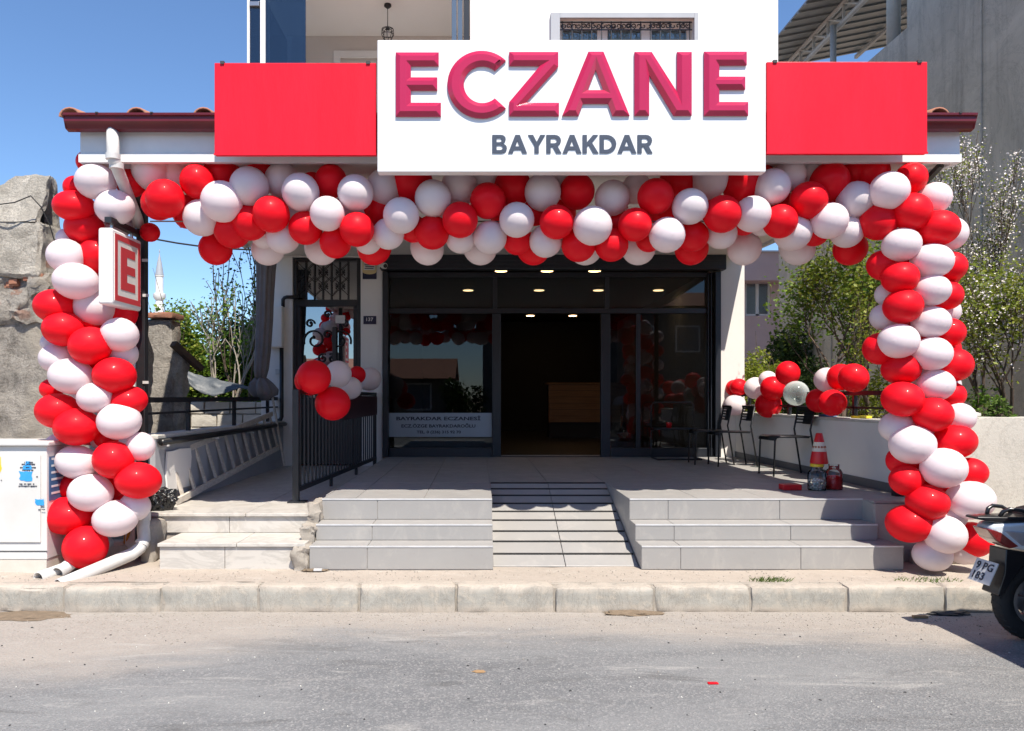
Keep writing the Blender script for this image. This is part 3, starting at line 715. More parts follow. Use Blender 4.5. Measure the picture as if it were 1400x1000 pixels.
for k in range(5):
    MB().box(X(499 + (k % 2), FY), X(512 - (k % 3), FY), FY - .037, FY - .0345, Z(358.6 + k * 2.4, FY), Z(357.6 + k * 2.4, FY)).build('print_line', 'ink', ns)
sc = thing('security_camera', 'small white security camera on the column at the shutter box', 'camera', P(525, 364, FY - .1))
m = MB().tube([P(519, 364, FY - .02), P(523, 364, FY - .1)], .022, 10).build('bracket', 'pvc', sc, smooth=True)
MB().tube([P(521, 363.6, FY - .10), P(526.5, 363.8, FY - .19)], .045, 14).build('housing', 'wall_white', sc, auto=40)
MB().tube([P(526.4, 363.8, FY - .188), P(527.2, 363.8, FY - .2)], .03, 14).build('lens', 'black_plastic', sc, auto=40)
eb = thing('meter_box', 'white metal meter box on the left column with black conduit', 'box', P(380, 448, FY - .1))
MB().box(X(369.5, FY), X(389, FY), FY - .14, FY - .003, Z(476, FY), Z(420, FY)).build('case', 'wall_white', eb, bevel=.008)
MB().box(X(371, FY), X(387.5, FY), FY - .146, FY - .141, Z(474.5, FY), Z(421.5, FY)).build('lid', 'wall_white', eb, bevel=.003)
MB().tube([P(387, 420, FY - .06), P(387, 410, FY - .06), P(389, 407.5, FY - .06), P(392, 406.5, FY - .06), P(408, 406.5, FY - .06)], .028, 10).build('conduit', 'black_plastic', eb, smooth=True)
MB().tube([P(385, 476, FY - .06), P(385, 570, FY - .06), P(383.5, 574, FY - .06), P(380, 575.5, FY - .08)], .03, 10).build('conduit', 'black_plastic', eb, smooth=True)
MB().box(X(377, FY), X(383, FY), FY - .03, FY - .002, Z(512, FY), Z(505, FY)).build('socket', 'pvc', eb, bevel=.004)

# ---- upper storey
ub = thing('upper_storey', None, None) if False else bld
uz0, uz1 = 4.40, 9.0
wx0, wx1, wz1 = X(765, UY), X(948, UY), Z(27, UY); wz0 = wz1 - 1.5
xl = X(643, UY)
def wall_with_hole(x0, x1, z0, z1, hx0, hx1, hz0, hz1, y0, y1, mat, name):
    m = MB(); m.box(x0, hx0, y0, y1, z0, z1).box(hx1, x1, y0, y1, z0, z1).box(hx0, hx1, y0, y1, z0, hz0).box(hx0, hx1, y0, y1, hz1, z1); return m.build(name, mat, bld)
wall_with_hole(xl, UXR, uz0, uz1, wx0, wx1, wz0, wz1, UY, UY + .25, 'white_paint', 'upper_wall')
B().box(UXR - .22, UXR - .002, UY + .25, 21, uz0, uz1).box(UXL, UXL + .1, UY + 2.1, 21, uz0, 7.42).box(UXL, UXR - .22, 20.8, 21, uz0, uz1).build('side_wall', 'white_paint', bld)
B().box(UXL - .1, xl - .001, UY - .05, UY + 3, 7.45, 9.0).build('roof_slab', 'white_paint', bld)
B().box(UXL - .3, UXR + .3, UY - .3, 21.2, 9.0, 9.2).build('roof', 'clay_tile', bld)
B().box(UXL, xl - .001, UY, UY + 2.3, 4.402, 4.5).build('balcony_floor', 'room_ceiling', bld)
# window surround (raised band), frame, panes, grille
s0, s1, s2 = X(753, UY - .05), X(955, UY - .05), Z(17, UY - .05)
m = MB().box(s0, wx0, UY - .05, UY - .001, wz0 - .15, s2).box(wx1, s1, UY - .05, UY - .001, wz0 - .15, s2).box(wx0, wx1, UY - .05, UY - .001, wz1, s2).box(wx0, wx1, UY - .05, UY - .001, wz0 - .15, wz0)
pm('surround_grey', (.40, .42, .45), (.36, .38, .41), 3, .6)
win = m.build('window_surround', 'surround_grey', bld, bevel=.004)
m = MB(); fw = .055; yy = UY + .14
m.box(wx0, wx1, yy, yy + .06, wz1 - fw, wz1).box(wx0, wx1, yy, yy + .06, wz0, wz0 + fw)
third = (wx1 - wx0) / 3
for i in range(4):
    x = wx0 + third * i; a = max(wx0, x - (.05 if i in (0, 3) else .07)); b = min(wx1, x + (.05 if i in (0, 3) else .07)); m.box(a, b, yy + .002, yy + .058, wz0 + fw, wz1 - fw)
m.build('window_frame', 'fascia_white', bld, bevel=.004)
for i in range(3):
    B().box(wx0 + third * i + .05, wx0 + third * (i + 1) - .05, yy + .03, yy + .036, wz0 + fw, wz1 - fw).build('window_pane', 'window_glass', bld)
B().box(wx0, wx1, UY + .251, UY + .262, wz0, wz1).build('net_curtain', 'room_ceiling', bld)
gr = B(); gy = UY + .03
nb = 14
for i in range(nb):
    x = wx0 + .04 + (wx1 - wx0 - .08) * i / (nb - 1)
    B().box(x - .007, x + .007, gy, gy + .014, wz0, wz1 - .01).build('grille_bar', 'black_metal', bld)
for z in (wz1 - .02, wz1 - .12, wz0 + .25): B().box(wx0 + .01, wx1 - .01, gy + .002, gy + .012, z - .007, z + .007).build('grille_rail', 'black_metal', bld)
for i in range(26):
    x = wx0 + .06 + (wx1 - wx0 - .12) * i / 25
    B().tube(spiral((x, gy + .006, wz1 - .07), .036, .012, rng.uniform(0, 360), rng.uniform(400, 760), 14), .0075, 5).build('grille_scroll', 'black_metal', bld)
# glazed balcony
gy = UY + .02
for px0, px1, mt in ((337, 340.5, 'fascia_white'), (355, 362, 'fascia_white'), (617.5, 624, 'blue_tint'), (626, 632, 'blue_tint'), (634, 641.5, 'dark_frame')):
    B().box(X(px0, UY), X(px1, UY), gy, gy + .06, 4.5, 7.38).build('glazing_post', mt, bld, bevel=.004)
B().box(UXL, xl - .002, gy - .01, gy + .09, 7.36, 7.449).build('glazing_track', 'fascia_white', bld)
B().box(X(341, UY), X(354, UY), gy - .02, gy + .08, Z(8, UY), Z(2, UY)).build('glazing_clamp', 'alloy', bld, bevel=.004)
B().box(X(340.5, UY), X(355, UY), gy + .02, gy + .03, 4.5, 7.36).build('glazing_pane', 'tinted_glass', bld)
B().box(X(362, UY), X(417, UY), gy + .02, gy + .03, 4.5, 7.36).build('glazing_pane', 'tinted_glass', bld)
B().box(UXL + .01, UXL + .02, gy + .1, UY + 2.1, 4.5, 7.36).build('glazing_pane', 'tinted_glass', bld)
B().box(UXL, UXL + .05, UY + .9, UY + .95, 4.5, 7.36).build('glazing_post', 'fascia_white', bld)
by = UY + 2.1
dx0, dx1, dz1 = X(464, by), X(560, by), Z(78, by)
m = MB().box(UXL + .1, dx0, by, by + .15, 4.5, 7.42).box(dx1, xl, by, by + .15, 4.5, 7.42).box(dx0, dx1, by, by + .15, dz1, 7.42).build('balcony_wall', 'room_wall', bld)
m = MB().box(dx0 - .09, dx0 + .02, by - .03, by - .001, 4.5, dz1 + .09).box(dx1 - .02, dx1 + .09, by - .03, by - .001, 4.5, dz1 + .09).box(dx0 + .02, dx1 - .02, by - .03, by - .001, dz1 - .02, dz1 + .09).build('door_casing', 'fascia_white', bld, bevel=.004)
B().box(dx0, dx1, by + .06, by + .09, 4.5, dz1).build('balcony_door', 'room_wall', bld)
B().box(UXL + .1, xl - .002, UY + .1, by - .001, 7.42, 7.448).build('balcony_ceiling', 'room_ceiling', bld)
B().box(xl + .0, xl + .02, UY + .251, by + .15, 4.5, 7.42).build('balcony_wall', 'room_wall', bld)
# pendant lamp on the balcony
ly = UY + 1.1; lp = thing('pendant_lamp', 'black wire cage pendant lamp hanging in the upper balcony', 'lamp', (X(530, ly), ly, 7.42))
MB().lathe([(.05, 0), (.055, -.03), (.02, -.06)], (X(530, ly), ly, 7.42)).build('ceiling_rose', 'black_metal', lp, smooth=True)
MB().tube([(X(530, ly), ly, 7.36), (X(530, ly), ly, Z(37, ly))], .006, 6).build('cord', 'black_metal', lp)
c = P(530, 46, ly)
MB().lathe([(.018, .10), (.03, .08), (.03, .05), (.02, .045)], c, 12).build('holder', 'black_metal', lp, smooth=True)
MB().lathe([(.012, .045), (.035, 0), (.03, -.035), (.01, -.055)], c, 12).build('bulb', 'bulb', lp, smooth=True)
m = MB()
for k in range(8):
    a = 2 * math.pi * k / 8; m.tube([c + Vector((math.cos(a) * r, math.sin(a) * r, z)) for r, z in ((.03, .09), (.085, .06), (.09, -.02), (.06, -.08))], .005, 5)
for r, z in ((.085, .06), (.09, -.02), (.06, -.08)): m.tube(arc(c + Vector((0, 0, z)), r, 0, 360, 20, (1, 0, 0), (0, 1, 0)), .005, 5)
m.build('cage', 'black_metal', lp)

# ================================================================== CANOPY
cn = thing('canopy', 'white shopfront canopy with maroon gutter, clay tiles and black posts', 'canopy', (.3, CY, SW))
cx0, cx1 = X(107, CY), X(1315, CY); cz0, cz1 = Z(222, CY), Z(178, CY); zm = Z(208, CY)
MB().box(cx0 + .01, cx1 - .01, CY + .012, CY + .05, zm - .01, cz1 + .02).build('fascia_board', 'fascia_grey', cn)
MB().box(cx0, cx1, CY, CY + .05, cz0, zm - .012).build('fascia_trim', 'fascia_white', cn, bevel=.003)
# soffit rising gently to the wall
m = MB().prism([(cx0 + .02, CY + .052, cz0 + .03), (cx0 + .02, FY - .007, 3.70), (cx0 + .02, FY - .007, 3.74), (cx0 + .02, CY + .052, cz0 + .07)], (cx1 - cx0 - .04, 0, 0)); m.build('soffit', 'soffit', cn)
for x in (cx0, cx1 - .05):
    MB().prism([(x, CY + .051, cz0), (x, UY + .2, 3.62), (x, UY + .2, 4.0), (x, CY + .051, cz1)], (.05, 0, 0)).build('side_board', 'fascia_grey', cn)
rz0 = cz1 + .055
MB().prism([(cx0 - .04, CY - .02, rz0), (cx0 - .04, UY - .002, rz0 + .75), (cx0 - .04, UY - .002, rz0 + .78), (cx0 - .04, CY - .02, rz0 + .03)], (cx1 - cx0 + .08, 0, 0)).build('roof_deck', 'clay_tile', cn)
k = 0; x = X(101, CY)
tm = MB(); L = 4.0; ang = math.atan2(.75, UY - CY)
for i in range(9): 
    t0 = math.pi * i / 8; tm.v += [(.085 * math.cos(t0), -.05, .075 * math.sin(t0)), (.075 * math.cos(t0), 4.1 * math.cos(ang), .065 * math.sin(t0) + 4.1 * math.sin(ang))]
    tm.v += [(.07 * math.cos(t0), -.05, .06 * math.sin(t0)), (.06 * math.cos(t0), 4.1 * math.cos(ang), .05 * math.sin(t0) + 4.1 * math.sin(ang))]
for i in range(8):
    a, b = 4 * i, 4 * (i + 1); tm.f += [(a, b, b + 1, a + 1), (a + 2, a + 3, b + 3, b + 2), (a, a + 2, b + 2, b)]
tmesh = tm.mesh('roof_tile', 'clay_tile', smooth=True)
while x < cx1 + .05:
    link_mesh('roof_tile', tmesh, cn, (x, CY - .02, rz0 + .028)); x += .53
# gutter: ogee section
gx0, gx1 = X(88, 6.03), X(1334, 6.03); g0, g1 = Z(178, 6.05), Z(157, 6.05); gh = g1 - g0
prof = [(6.145, g0 + .02), (6.10, g0), (6.055, g0 + .012), (6.045, g0 + .35 * gh), (6.02, g0 + .5 * gh), (6.022, g0 + .8 * gh), (6.005, g0 + .86 * gh), (6.005, g1), (6.018, g1), (6.03, g0 + .88 * gh), (6.034, g0 + .55 * gh), (6.058, g0 + .38 * gh), (6.068, g0 + .03), (6.10, g0 + .014), (6.135, g0 + .03), (6.135, g1 - .01), (6.145, g1 - .01)]
gut = MB().prism([(gx0, y, z) for y, z in prof], (gx1 - gx0, 0, 0)).build('gutter', 'gutter_maroon', cn, auto=50)
MB().prism([(gx0 - .004, y, z) for y, z in ((6.145, g0 + .02), (6.10, g0), (6.05, g0 + .012), (6.03, g0 + .5 * gh), (6.005, g1), (6.145, g1 - .01))], (.006, 0, 0)).build('end_cap', 'gutter_maroon', gut)
MB().prism([(gx1 - .002, y, z) for y, z in ((6.145, g0 + .02), (6.10, g0), (6.05, g0 + .012), (6.03, g0 + .5 * gh), (6.005, g1), (6.145, g1 - .01))], (.006, 0, 0)).build('end_cap', 'gutter_maroon', gut)
for px in (130, 205, 1312): MB().box(X(px, 6), X(px, 6) + .02, 5.998, 6.14, g1 - .006, g1 + .004).build('gutter_strap', 'litter_dark', gut)
# posts
for x, y in ((WL - .03, 6.75), (3.76, 6.9)):
    MB().box(x - .038, x + .038, y - .038, y + .038, SW - .02, 3.50).build('post', 'black_metal', cn, bevel=.004)
    MB().bar((x, y, 3.25), (x, CY + .1, 3.47), .04, .04).build('post_brace', 'black_metal', cn)
# downpipe: gutter -> canopy edge -> post -> pavement
dp = [P(154, 176, 6.10), P(154.5, 213, 6.05), P(157, 222, 6.06), P(161, 232, 6.1), P(188, 300, 6.62), P(190, 310, 6.66)]
MB().tube(dp, .047, 14).build('downpipe', 'pvc', cn, smooth=True)
for i, q in ((1, P(154.5, 215, 6.05)), (2, P(159.5, 228, 6.08))):
    MB().tube([q + Vector((0, 0, .025)), q - Vector((0, 0, .02))], .055, 14).build('pipe_collar', 'pvc', cn, auto=40)
MB().box(WL - .16, WL - .075, 6.70, 6.78, SW, 2.55).build('post_casing', 'fascia_white', cn, bevel=.004)
for px, py in ((197, 356), (198, 523), (198, 404)): MB().box(X(px, 6.7) - .02, X(px, 6.7) + .03, 6.70, 6.711, Z(py, 6.7) - .012, Z(py, 6.7) + .012).build('pipe_clip', 'pvc', cn)

# ================================================================== SIGNS
def plank_panel(name, label, px0, px1, py0, py1, d, th):
    t = thing(name, label, 'sign', P((px0 + px1) / 2, py1, d))
    MB().box(X(px0, d), X(px1, d), d, d + th, Z(py1, d), Z(py0, d)).build('panel', 'sign_red', t, bevel=.006)
    MB().box(X(px0, d) - .003, X(px1, d) + .003, d - .004, d + .0, Z(py1, d) - .003, Z(py1, d) + .012).build('edge_trim', 'sign_red', t)
    for k in (.2, .8):
        x = X(px0 + (px1 - px0) * k, d); MB().box(x - .02, x + .02, d + th + .001, CY + .012, Z(py1, d) + .18, Z(py1, d) + .22).build('bracket', 'black_metal', t)
    for k in (.05, .95):
        x = X(px0 + (px1 - px0) * k, d); MB().box(x - .015, x + .015, d - .01, d + .02, Z(py0, d) - .012, Z(py0, d) + .01).build('clip', 'litter_dark', t)
    return t
plank_panel('red_sign_panel', 'plain red sign panel left of the white sign', 293, 514.5, 86, 212, 5.92, .05)
plank_panel('red_sign_panel', 'plain red sign panel right of the white sign', 1048.5, 1268, 84.5, 210, 5.92, .05)
SD = 5.85
sg = thing('shop_sign', 'large white shop sign with raised pink capitals and navy lettering below', 'sign', P(781, 236, SD))
MB().box(X(516, SD), X(1047, SD), SD, SD + .10, Z(235, SD), Z(55, SD)).build('board', 'sign_white', sg, bevel=.004)
for px in (545, 700, 860, 1015): MB().box(X(px, SD) - .02, X(px, SD) + .02, SD + .102, CY + .012, 3.62, 3.66).build('bracket', 'black_metal', sg)
def letter(polys, name='letter', mat='letter_pink'):
    cu = bpy.data.curves.new('outline', 'CURVE'); cu.dimensions = '2D'; cu.fill_mode = 'BOTH'
    bw = .0335; cu.extrude = .012; cu.bevel_depth = bw; cu.bevel_resolution = 0; cu.offset = -bw
    for pl_ in polys:
        s = cu.splines.new('POLY'); s.points.add(len(pl_) - 1); s.use_cyclic_u = True
        for p, q in zip(s.points, pl_): p.co = (X(q[0], SD), Z(q[1], SD), 0, 1)
    ob = bpy.data.objects.new('outline', cu); col.objects.link(ob)
    me = bpy.data.meshes.new_from_object(ob.evaluated_get(bpy.context.evaluated_depsgraph_get()))
    mb = MB(); mb.v = [(v.co.x, SD - .002 - .62 * max(0, v.co.z + .012), v.co.y) for v in me.vertices]; mb.f = [tuple(p.vertices) for p in me.polygons]
    bpy.data.objects.remove(ob); bpy.data.curves.remove(cu); bpy.data.meshes.remove(me)
    return mb.build(name, mat, sg)
def Epoly(x0, xt, xm, xb, xs, y0):
    return [(x0, y0), (xt, y0), (xt, y0 + 18.5), (xs, y0 + 18.5), (xs, y0 + 34), (xm, y0 + 34), (xm, y0 + 51.7), (xs, y0 + 51.7), (xs, y0 + 68.6), (xb, y0 + 68.6), (xb, y0 + 87.4), (x0, y0 + 87.4)]
letter([Epoly(541.4, 600, 598, 603, 562, 73.2)])
cc = (658.5, 117)
letter([[(cc[0] + 46.8 * math.cos(R(a)), cc[1] - 46 * math.sin(R(a))) for a in range(45, 316, 6)] + [(cc[0] + 1 + 25.3 * math.cos(R(a)), cc[1] - 25.3 * math.sin(R(a))) for a in range(312, 47, -6)]])
letter([[(696, 72.6), (763, 72.6), (763, 93), (718.6, 141.8), (764, 141.8), (764, 160), (696, 160), (696, 141), (738, 91.4), (696, 91.4)]])
letter([[(804, 72.2), (824.6, 72.2), (860.4, 159.6), (836.8, 159.6), (831.0, 143), (796.6, 143), (790.4, 159.6), (768.3, 159.6)], [(813.9, 96.8), (803.2, 124.6), (824.8, 124.6)]])
letter([[(866.8, 72.6), (890.4, 72.6), (924.8, 126.8), (924.8, 72.6), (945, 72.6), (945, 159.4), (920.4, 159.4), (887, 104), (887, 159.4), (866.8, 159.4)]])
letter([Epoly(961.7, 1020, 1018, 1022, 982.5, 72.2)])
# navy name: hand-cut bold capitals (stroke outlines on a 0..1 cap height)
def bold_name(string, px0, px1, py0, py1):
    W = dict(A=.95, B=.74, Y=.86, R=.76, K=.80, D=.84); gap = .055; s = .22
    tot = sum(W[c] for c in string) + gap * (len(string) - 1); x = 0
    for c in string:
        w = W[c]
        def bowl(x0, xr, z0, z1, n=9):     # right-hand bowl from (x0,z1) round to (x0,z0)
            rz = (z1 - z0) / 2; rx = min(rz, xr - x0 - .02); return [(x0, z1)] + [(xr - rx + rx * math.cos(R(a)), (z0 + z1) / 2 + rz * math.sin(R(a))) for a in np.linspace(90, -90, n)] + [(x0, z0)]
        if c == 'A': pl_ = [[(0, 0), (.23, 0), (.30, .19), (.65, .19), (.72, 0), (.95, 0), (.59, 1), (.36, 1)], [(.365, .37), (.475, .70), (.585, .37)]]
        elif c == 'Y': pl_ = [[(.32, 0), (.54, 0), (.54, .41), (.86, 1), (.61, 1), (.43, .62), (.25, 1), (0, 1), (.32, .41)]]
        elif c == 'K': pl_ = [[(0, 0), (s, 0), (s, .36), (.31, .46), (.54, 0), (.80, 0), (.47, .58), (.78, 1), (.52, 1), (s, .60), (s, 1), (0, 1)]]
        elif c == 'D': pl_ = [[(0, 0)] + list(reversed(bowl(0, w, 0, 1, 13)))[1:], bowl(s, w - s, .19, .81, 11)]
        elif c == 'B': pl_ = [[(0, 0)] + list(reversed([(0, 1)] + bowl(.3, w - .06, .53, 1)[1:-1] + bowl(.3, w, 0, .53)[1:-1])), bowl(s, w - .26, .60, .83), bowl(s, w - .21, .17, .44)]
        elif c == 'R': pl_ = [[(0, 0), (s, 0), (s, .36), (.32, .36), (.50, 0), (.76, 0), (.55, .41)] + list(reversed(bowl(.3, w - .02, .38, 1)[1:-1])) + [(0, 1)], bowl(s, w - .23, .54, .82)]
        cu = bpy.data.curves.new('outline', 'CURVE'); cu.dimensions = '2D'; cu.fill_mode = 'BOTH'; cu.extrude = .5
        for q in pl_:
            sp_ = cu.splines.new('POLY'); sp_.points.add(len(q) - 1); sp_.use_cyclic_u = True
            for p_, v_ in zip(sp_.points, q): p_.co = (v_[0], v_[1], 0, 1)
        ob = bpy.data.objects.new('outline', cu); col.objects.link(ob)
        me = bpy.data.meshes.new_from_object(ob.evaluated_get(bpy.context.evaluated_depsgraph_get()))
        mb = MB()
        for v in me.vertices:
            px = px0 + (x + v.co.x) / tot * (px1 - px0); py = py1 - v.co.y * (py1 - py0)
            mb.v.append((X(px, SD), SD - .001 - .006 * (v.co.z + .5), Z(py, SD)))
        mb.f = [tuple(p.vertices) for p in me.polygons]
        bpy.data.objects.remove(ob); bpy.data.curves.remove(cu); bpy.data.meshes.remove(me)
        mb.build('small_letter', 'letter_navy', sg); x += w + gap
bold_name('BAYRAKDAR', 673, 892, 185, 210)

# projecting E light box on the left post
ex0, ex1 = -3.015, -2.90; ey0, ey1 = 6.07, 6.60; ez0, ez1 = Z(416, 6.07), Z(311, 6.07)
es = thing('light_box_sign', 'white light box sign with a red letter E on the left post', 'sign', ((ex0 + ex1) / 2, ey0, ez0))
MB().box(ex0, ex1, ey0, ey1, ez0, ez1).build('case', 'fascia_white', es, bevel=.022, seg=4)
MB().box(ex1 - .002, ex1 + .004, ey0 + .035, ey1 - .035, ez0 + .035, ez1 - .035).build('face', 'paper', es)
pm('eface_red', (.60, .05, .06), (.52, .05, .06), 6, .4)
m = MB(); a0, a1, b0, b1 = ey0 + .036, ey1 - .036, ez0 + .036, ez1 - .036; wbd = .045; xf = ex1 + .0045
for q in ((a0, a1, b0, b0 + wbd), (a0, a1, b1 - wbd, b1), (a0, a0 + wbd, b0 + wbd, b1 - wbd), (a1 - wbd, a1, b0 + wbd, b1 - wbd)): m.box(xf, xf + .002, *q)
m.build('border', 'eface_red', es)
c0, c1, d0, d1 = a0 + .10, a1 - .10, b0 + .10, b1 - .09; st = (d1 - d0) / 5
m = MB()
m.box(xf, xf + .002, c0, c0 + .11, d0, d1)
for z in (d0, d0 + 2 * st, d1 - st): m.box(xf, xf + .002, c0 + .11, c1, z, z + st)
m.build('letter', 'eface_red', es)
MB().box(-2.985, -2.93, ey0 + .05, 6.75, ez1 + .05, ez1 + .095).build('hanger_bar', 'black_metal', es)
for y in (ey0 + .10, ey1 - .08): MB().box(-2.965, -2.945, y, y + .02, ez1 - .005, ez1 + .05).build('hanger_strap', 'alloy', es)

# ================================================================== SIDE WALLS, RAILINGS, FENCE
lw = thing('side_wall', 'low grey rendered wall with black pipe on top, behind the ladder', 'wall', (WL - .1, 9, SW))
MB().box(WL - .2, WL, 6.95, FY - .004, SW - .1, 1.20).build('wall', 'render_grey', lw)
MB().box(WL - .22, WL + .02, 6.95, FY - .006, 1.201, 1.235).build('coping', 'coping', lw, bevel=.006)
MB().tube([(WL + .045, 6.98, 1.17), (WL + .045, FY - .08, 1.19)], .032, 10).build('pipe', 'black_plastic', lw, smooth=True)
for y in (7.05, 8.4, 9.7): MB().box(WL + .001, WL + .085, y - .012, y + .012, 1.13, 1.145).build('pipe_clip', 'pvc', lw)
lr = thing('side_railing', 'black metal railing on the left side wall', 'railing', (WL - .1, 9, 1.235))
for z, h in ((1.555, .05), (1.43, .022)): MB().bar((WL - .1, 6.8, z), (WL - .1, FY - .01, z + .012), .04, h).build('rail', 'black_metal', lr)
for y in (8.0, 9.5, 11.0): MB().box(WL - .12, WL - .08, y - .02, y + .02, 1.236, 1.54).build('post', 'black_metal', lr)
rw = thing('side_wall', 'low white rendered wall with pale coping beside the black chairs', 'wall', (WR + .1, 9, SW))
MB().box(WR, WR + .2, 7.0, FY - .004, SW - .1, 1.33).build('wall', 'wall_white', rw)
MB().box(WR - .012, WR + .22, 6.98, FY - .006, 1.331, 1.365).build('coping', 'coping', rw, bevel=.006)
MB().box(WR - .012, WR - .001, 6.75, FY - .008, PLAT, PLAT + .085).build('skirting', 'skirting', rw)
rr = thing('side_railing', 'black metal railing with balloons tied to it on the right side wall', 'railing', (WR + .1, 9, 1.365))
for z, h in ((1.625, .045), (1.475, .02)): MB().bar((WR + .1, 6.9, z), (WR + .1, FY - .01, z), .04, h).build('rail', 'black_metal', rr)
for y in (8.05, 9.75, 11.2): MB().box(WR + .08, WR + .12, y - .02, y + .02, 1.366, 1.60).build('post', 'black_metal', rr)

fn = thing('terrace_fence', 'black baluster fence dividing the marble landing from the tiled terrace', 'fence', (-1.7, 7.4, MARB))
f0, f1 = Vector((-1.775, 7.45, 0)), Vector((-1.545, FY - .05, 0)); fd = f1 - f0
fz0, fz1 = MARB + .12, 1.635
for z in (fz0, fz1): MB().bar(f0 + Vector((0, 0, z)), f1 + Vector((0, 0, z)), .04, .045).build('rail', 'rail_grey', fn)
for t_, w, z0 in ((0, .06, MARB), (.34, .035, MARB), (.67, .035, MARB), (.985, .05, MARB)):
    p = f0 + fd * t_; MB().box(p.x - w / 2, p.x + w / 2, p.y - w / 2, p.y + w / 2, z0, fz1 + .022 if t_ in (0, .985) else fz0 - .02).build('post', 'rail_grey', fn, bevel=.003)
MB().box(f0.x - .07, f0.x + .10, f0.y - .07, f0.y + .07, MARB + .001, MARB + .014).build('base_plate', 'rail_grey', fn)
bal = MB().box(-.0085, .0085, -.0085, .0085, 0, fz1 - fz0 - .044).mesh('baluster', 'rail_grey')
nb = 28
for i in range(1, nb):
    p = f0 + fd * (i / nb); link_mesh('baluster', bal, fn, (p.x, p.y, fz0 + .022))
p, q = f0 + fd * .42, f0 + fd * .97
m = MB().prism([p + Vector((.03, 0, 1.31)), q + Vector((.03, 0, 1.33)), q + Vector((.03, 0, 1.60)), p + Vector((.03, 0, 1.60))], (.02, 0, 0)); m.build('board', 'maroon_board', fn)

# neighbouring low concrete wall at the right
par = thing('parapet_wall', 'low beige concrete wall behind the scooter', 'wall', (5.5, 7.2, SW))
rough_build('wall', rough_box(WR + .22, 9.5, 7.15, 7.4, SW - .1, 1.40, .12, .012, 3, 77, .02), 'parapet', par)
rough_build('loose_slab', rough_box(X(1328, 7.2), X(1341, 7.2), 7.18, 7.36, 1.402, 1.44, .03, .006, 8, 78, .006), 'coping', par)
rb_ = tag(rough_build('rubble_block', rough_box(X(1232, 6.6), X(1318, 6.6), 6.43, 6.522, SW - .02, SW + .12, .04, .02, 8, 79, .02), 'rough_concrete'), 'rough concrete rubble under the right balloon column', 'rubble')

# ================================================================== BALLOONS
def balloon_mesh(name, mat):
    n, m = 26, 18; mb = MB()
    for i in range(m + 1):
        a = math.pi * i / m; y = -math.cos(a); r = math.sin(a)
        if y > 0: r *= 1 - .13 * y * y; y *= 1.09
        for j in range(n):
            t = 2 * math.pi * j / n; mb.v.append((r * math.cos(t), y, r * math.sin(t)))
    for i in range(m):
        for j in range(n): mb.f.append((i * n + j, i * n + (j + 1) % n, (i + 1) * n + (j + 1) % n, (i + 1) * n + j))
    k = len(mb.v)
    for (y, r) in ((1.05, .10), (1.12, .035), (1.16, .05), (1.22, .09), (1.225, .03)):
        for j in range(8): mb.v.append((r * math.cos(j * math.pi / 4), y, r * math.sin(j * math.pi / 4)))
    for i in range(4):
        for j in range(8): mb.f.append((k + i * 8 + j, k + i * 8 + (j + 1) % 8, k + (i + 1) * 8 + (j + 1) % 8, k + (i + 1) * 8 + j))
    return mb.mesh(name, mat, smooth=True)
BAL = {'R': balloon_mesh('balloon', 'balloon_red'), 'W': balloon_mesh('balloon', 'balloon_white'), 'C': balloon_mesh('balloon', 'balloon_clear')}
BLAB = {'R': 'red latex balloon', 'W': 'white latex balloon', 'C': 'clear latex balloon'}
def balloon(parent, c, pos, rx, rz, core=None):
    o = bpy.data.objects.new('balloon', BAL[c]); col.objects.link(o); o.parent = parent
    o.location = Vector(pos) - OFF[parent.name]
    d = (Vector(core) - Vector(pos)) if core is not None else Vector((0, 1, -.3))
    d.z *= .45; d += Vector((rng.uniform(-.04, .04), .10, rng.uniform(-.03, .03)))
    d.normalize()
    yaw = math.atan2(-d.x, d.y); pitch = math.asin(max(-1, min(1, d.z)))
    yaw = max(-1.0, min(1.0, yaw)); o.rotation_euler = (pitch, rng.uniform(-.2, .2), yaw)
    o.scale = (rx, (rx + rz) * .53, rz); o['label'] = BLAB[c]
    return o
def bal_px(parent, c, px, py, r, ry, d, core_f):
    p = P(px, py, d); return balloon(parent, c, p, r * d / F, (ry or r) * d / F, core_f(p))

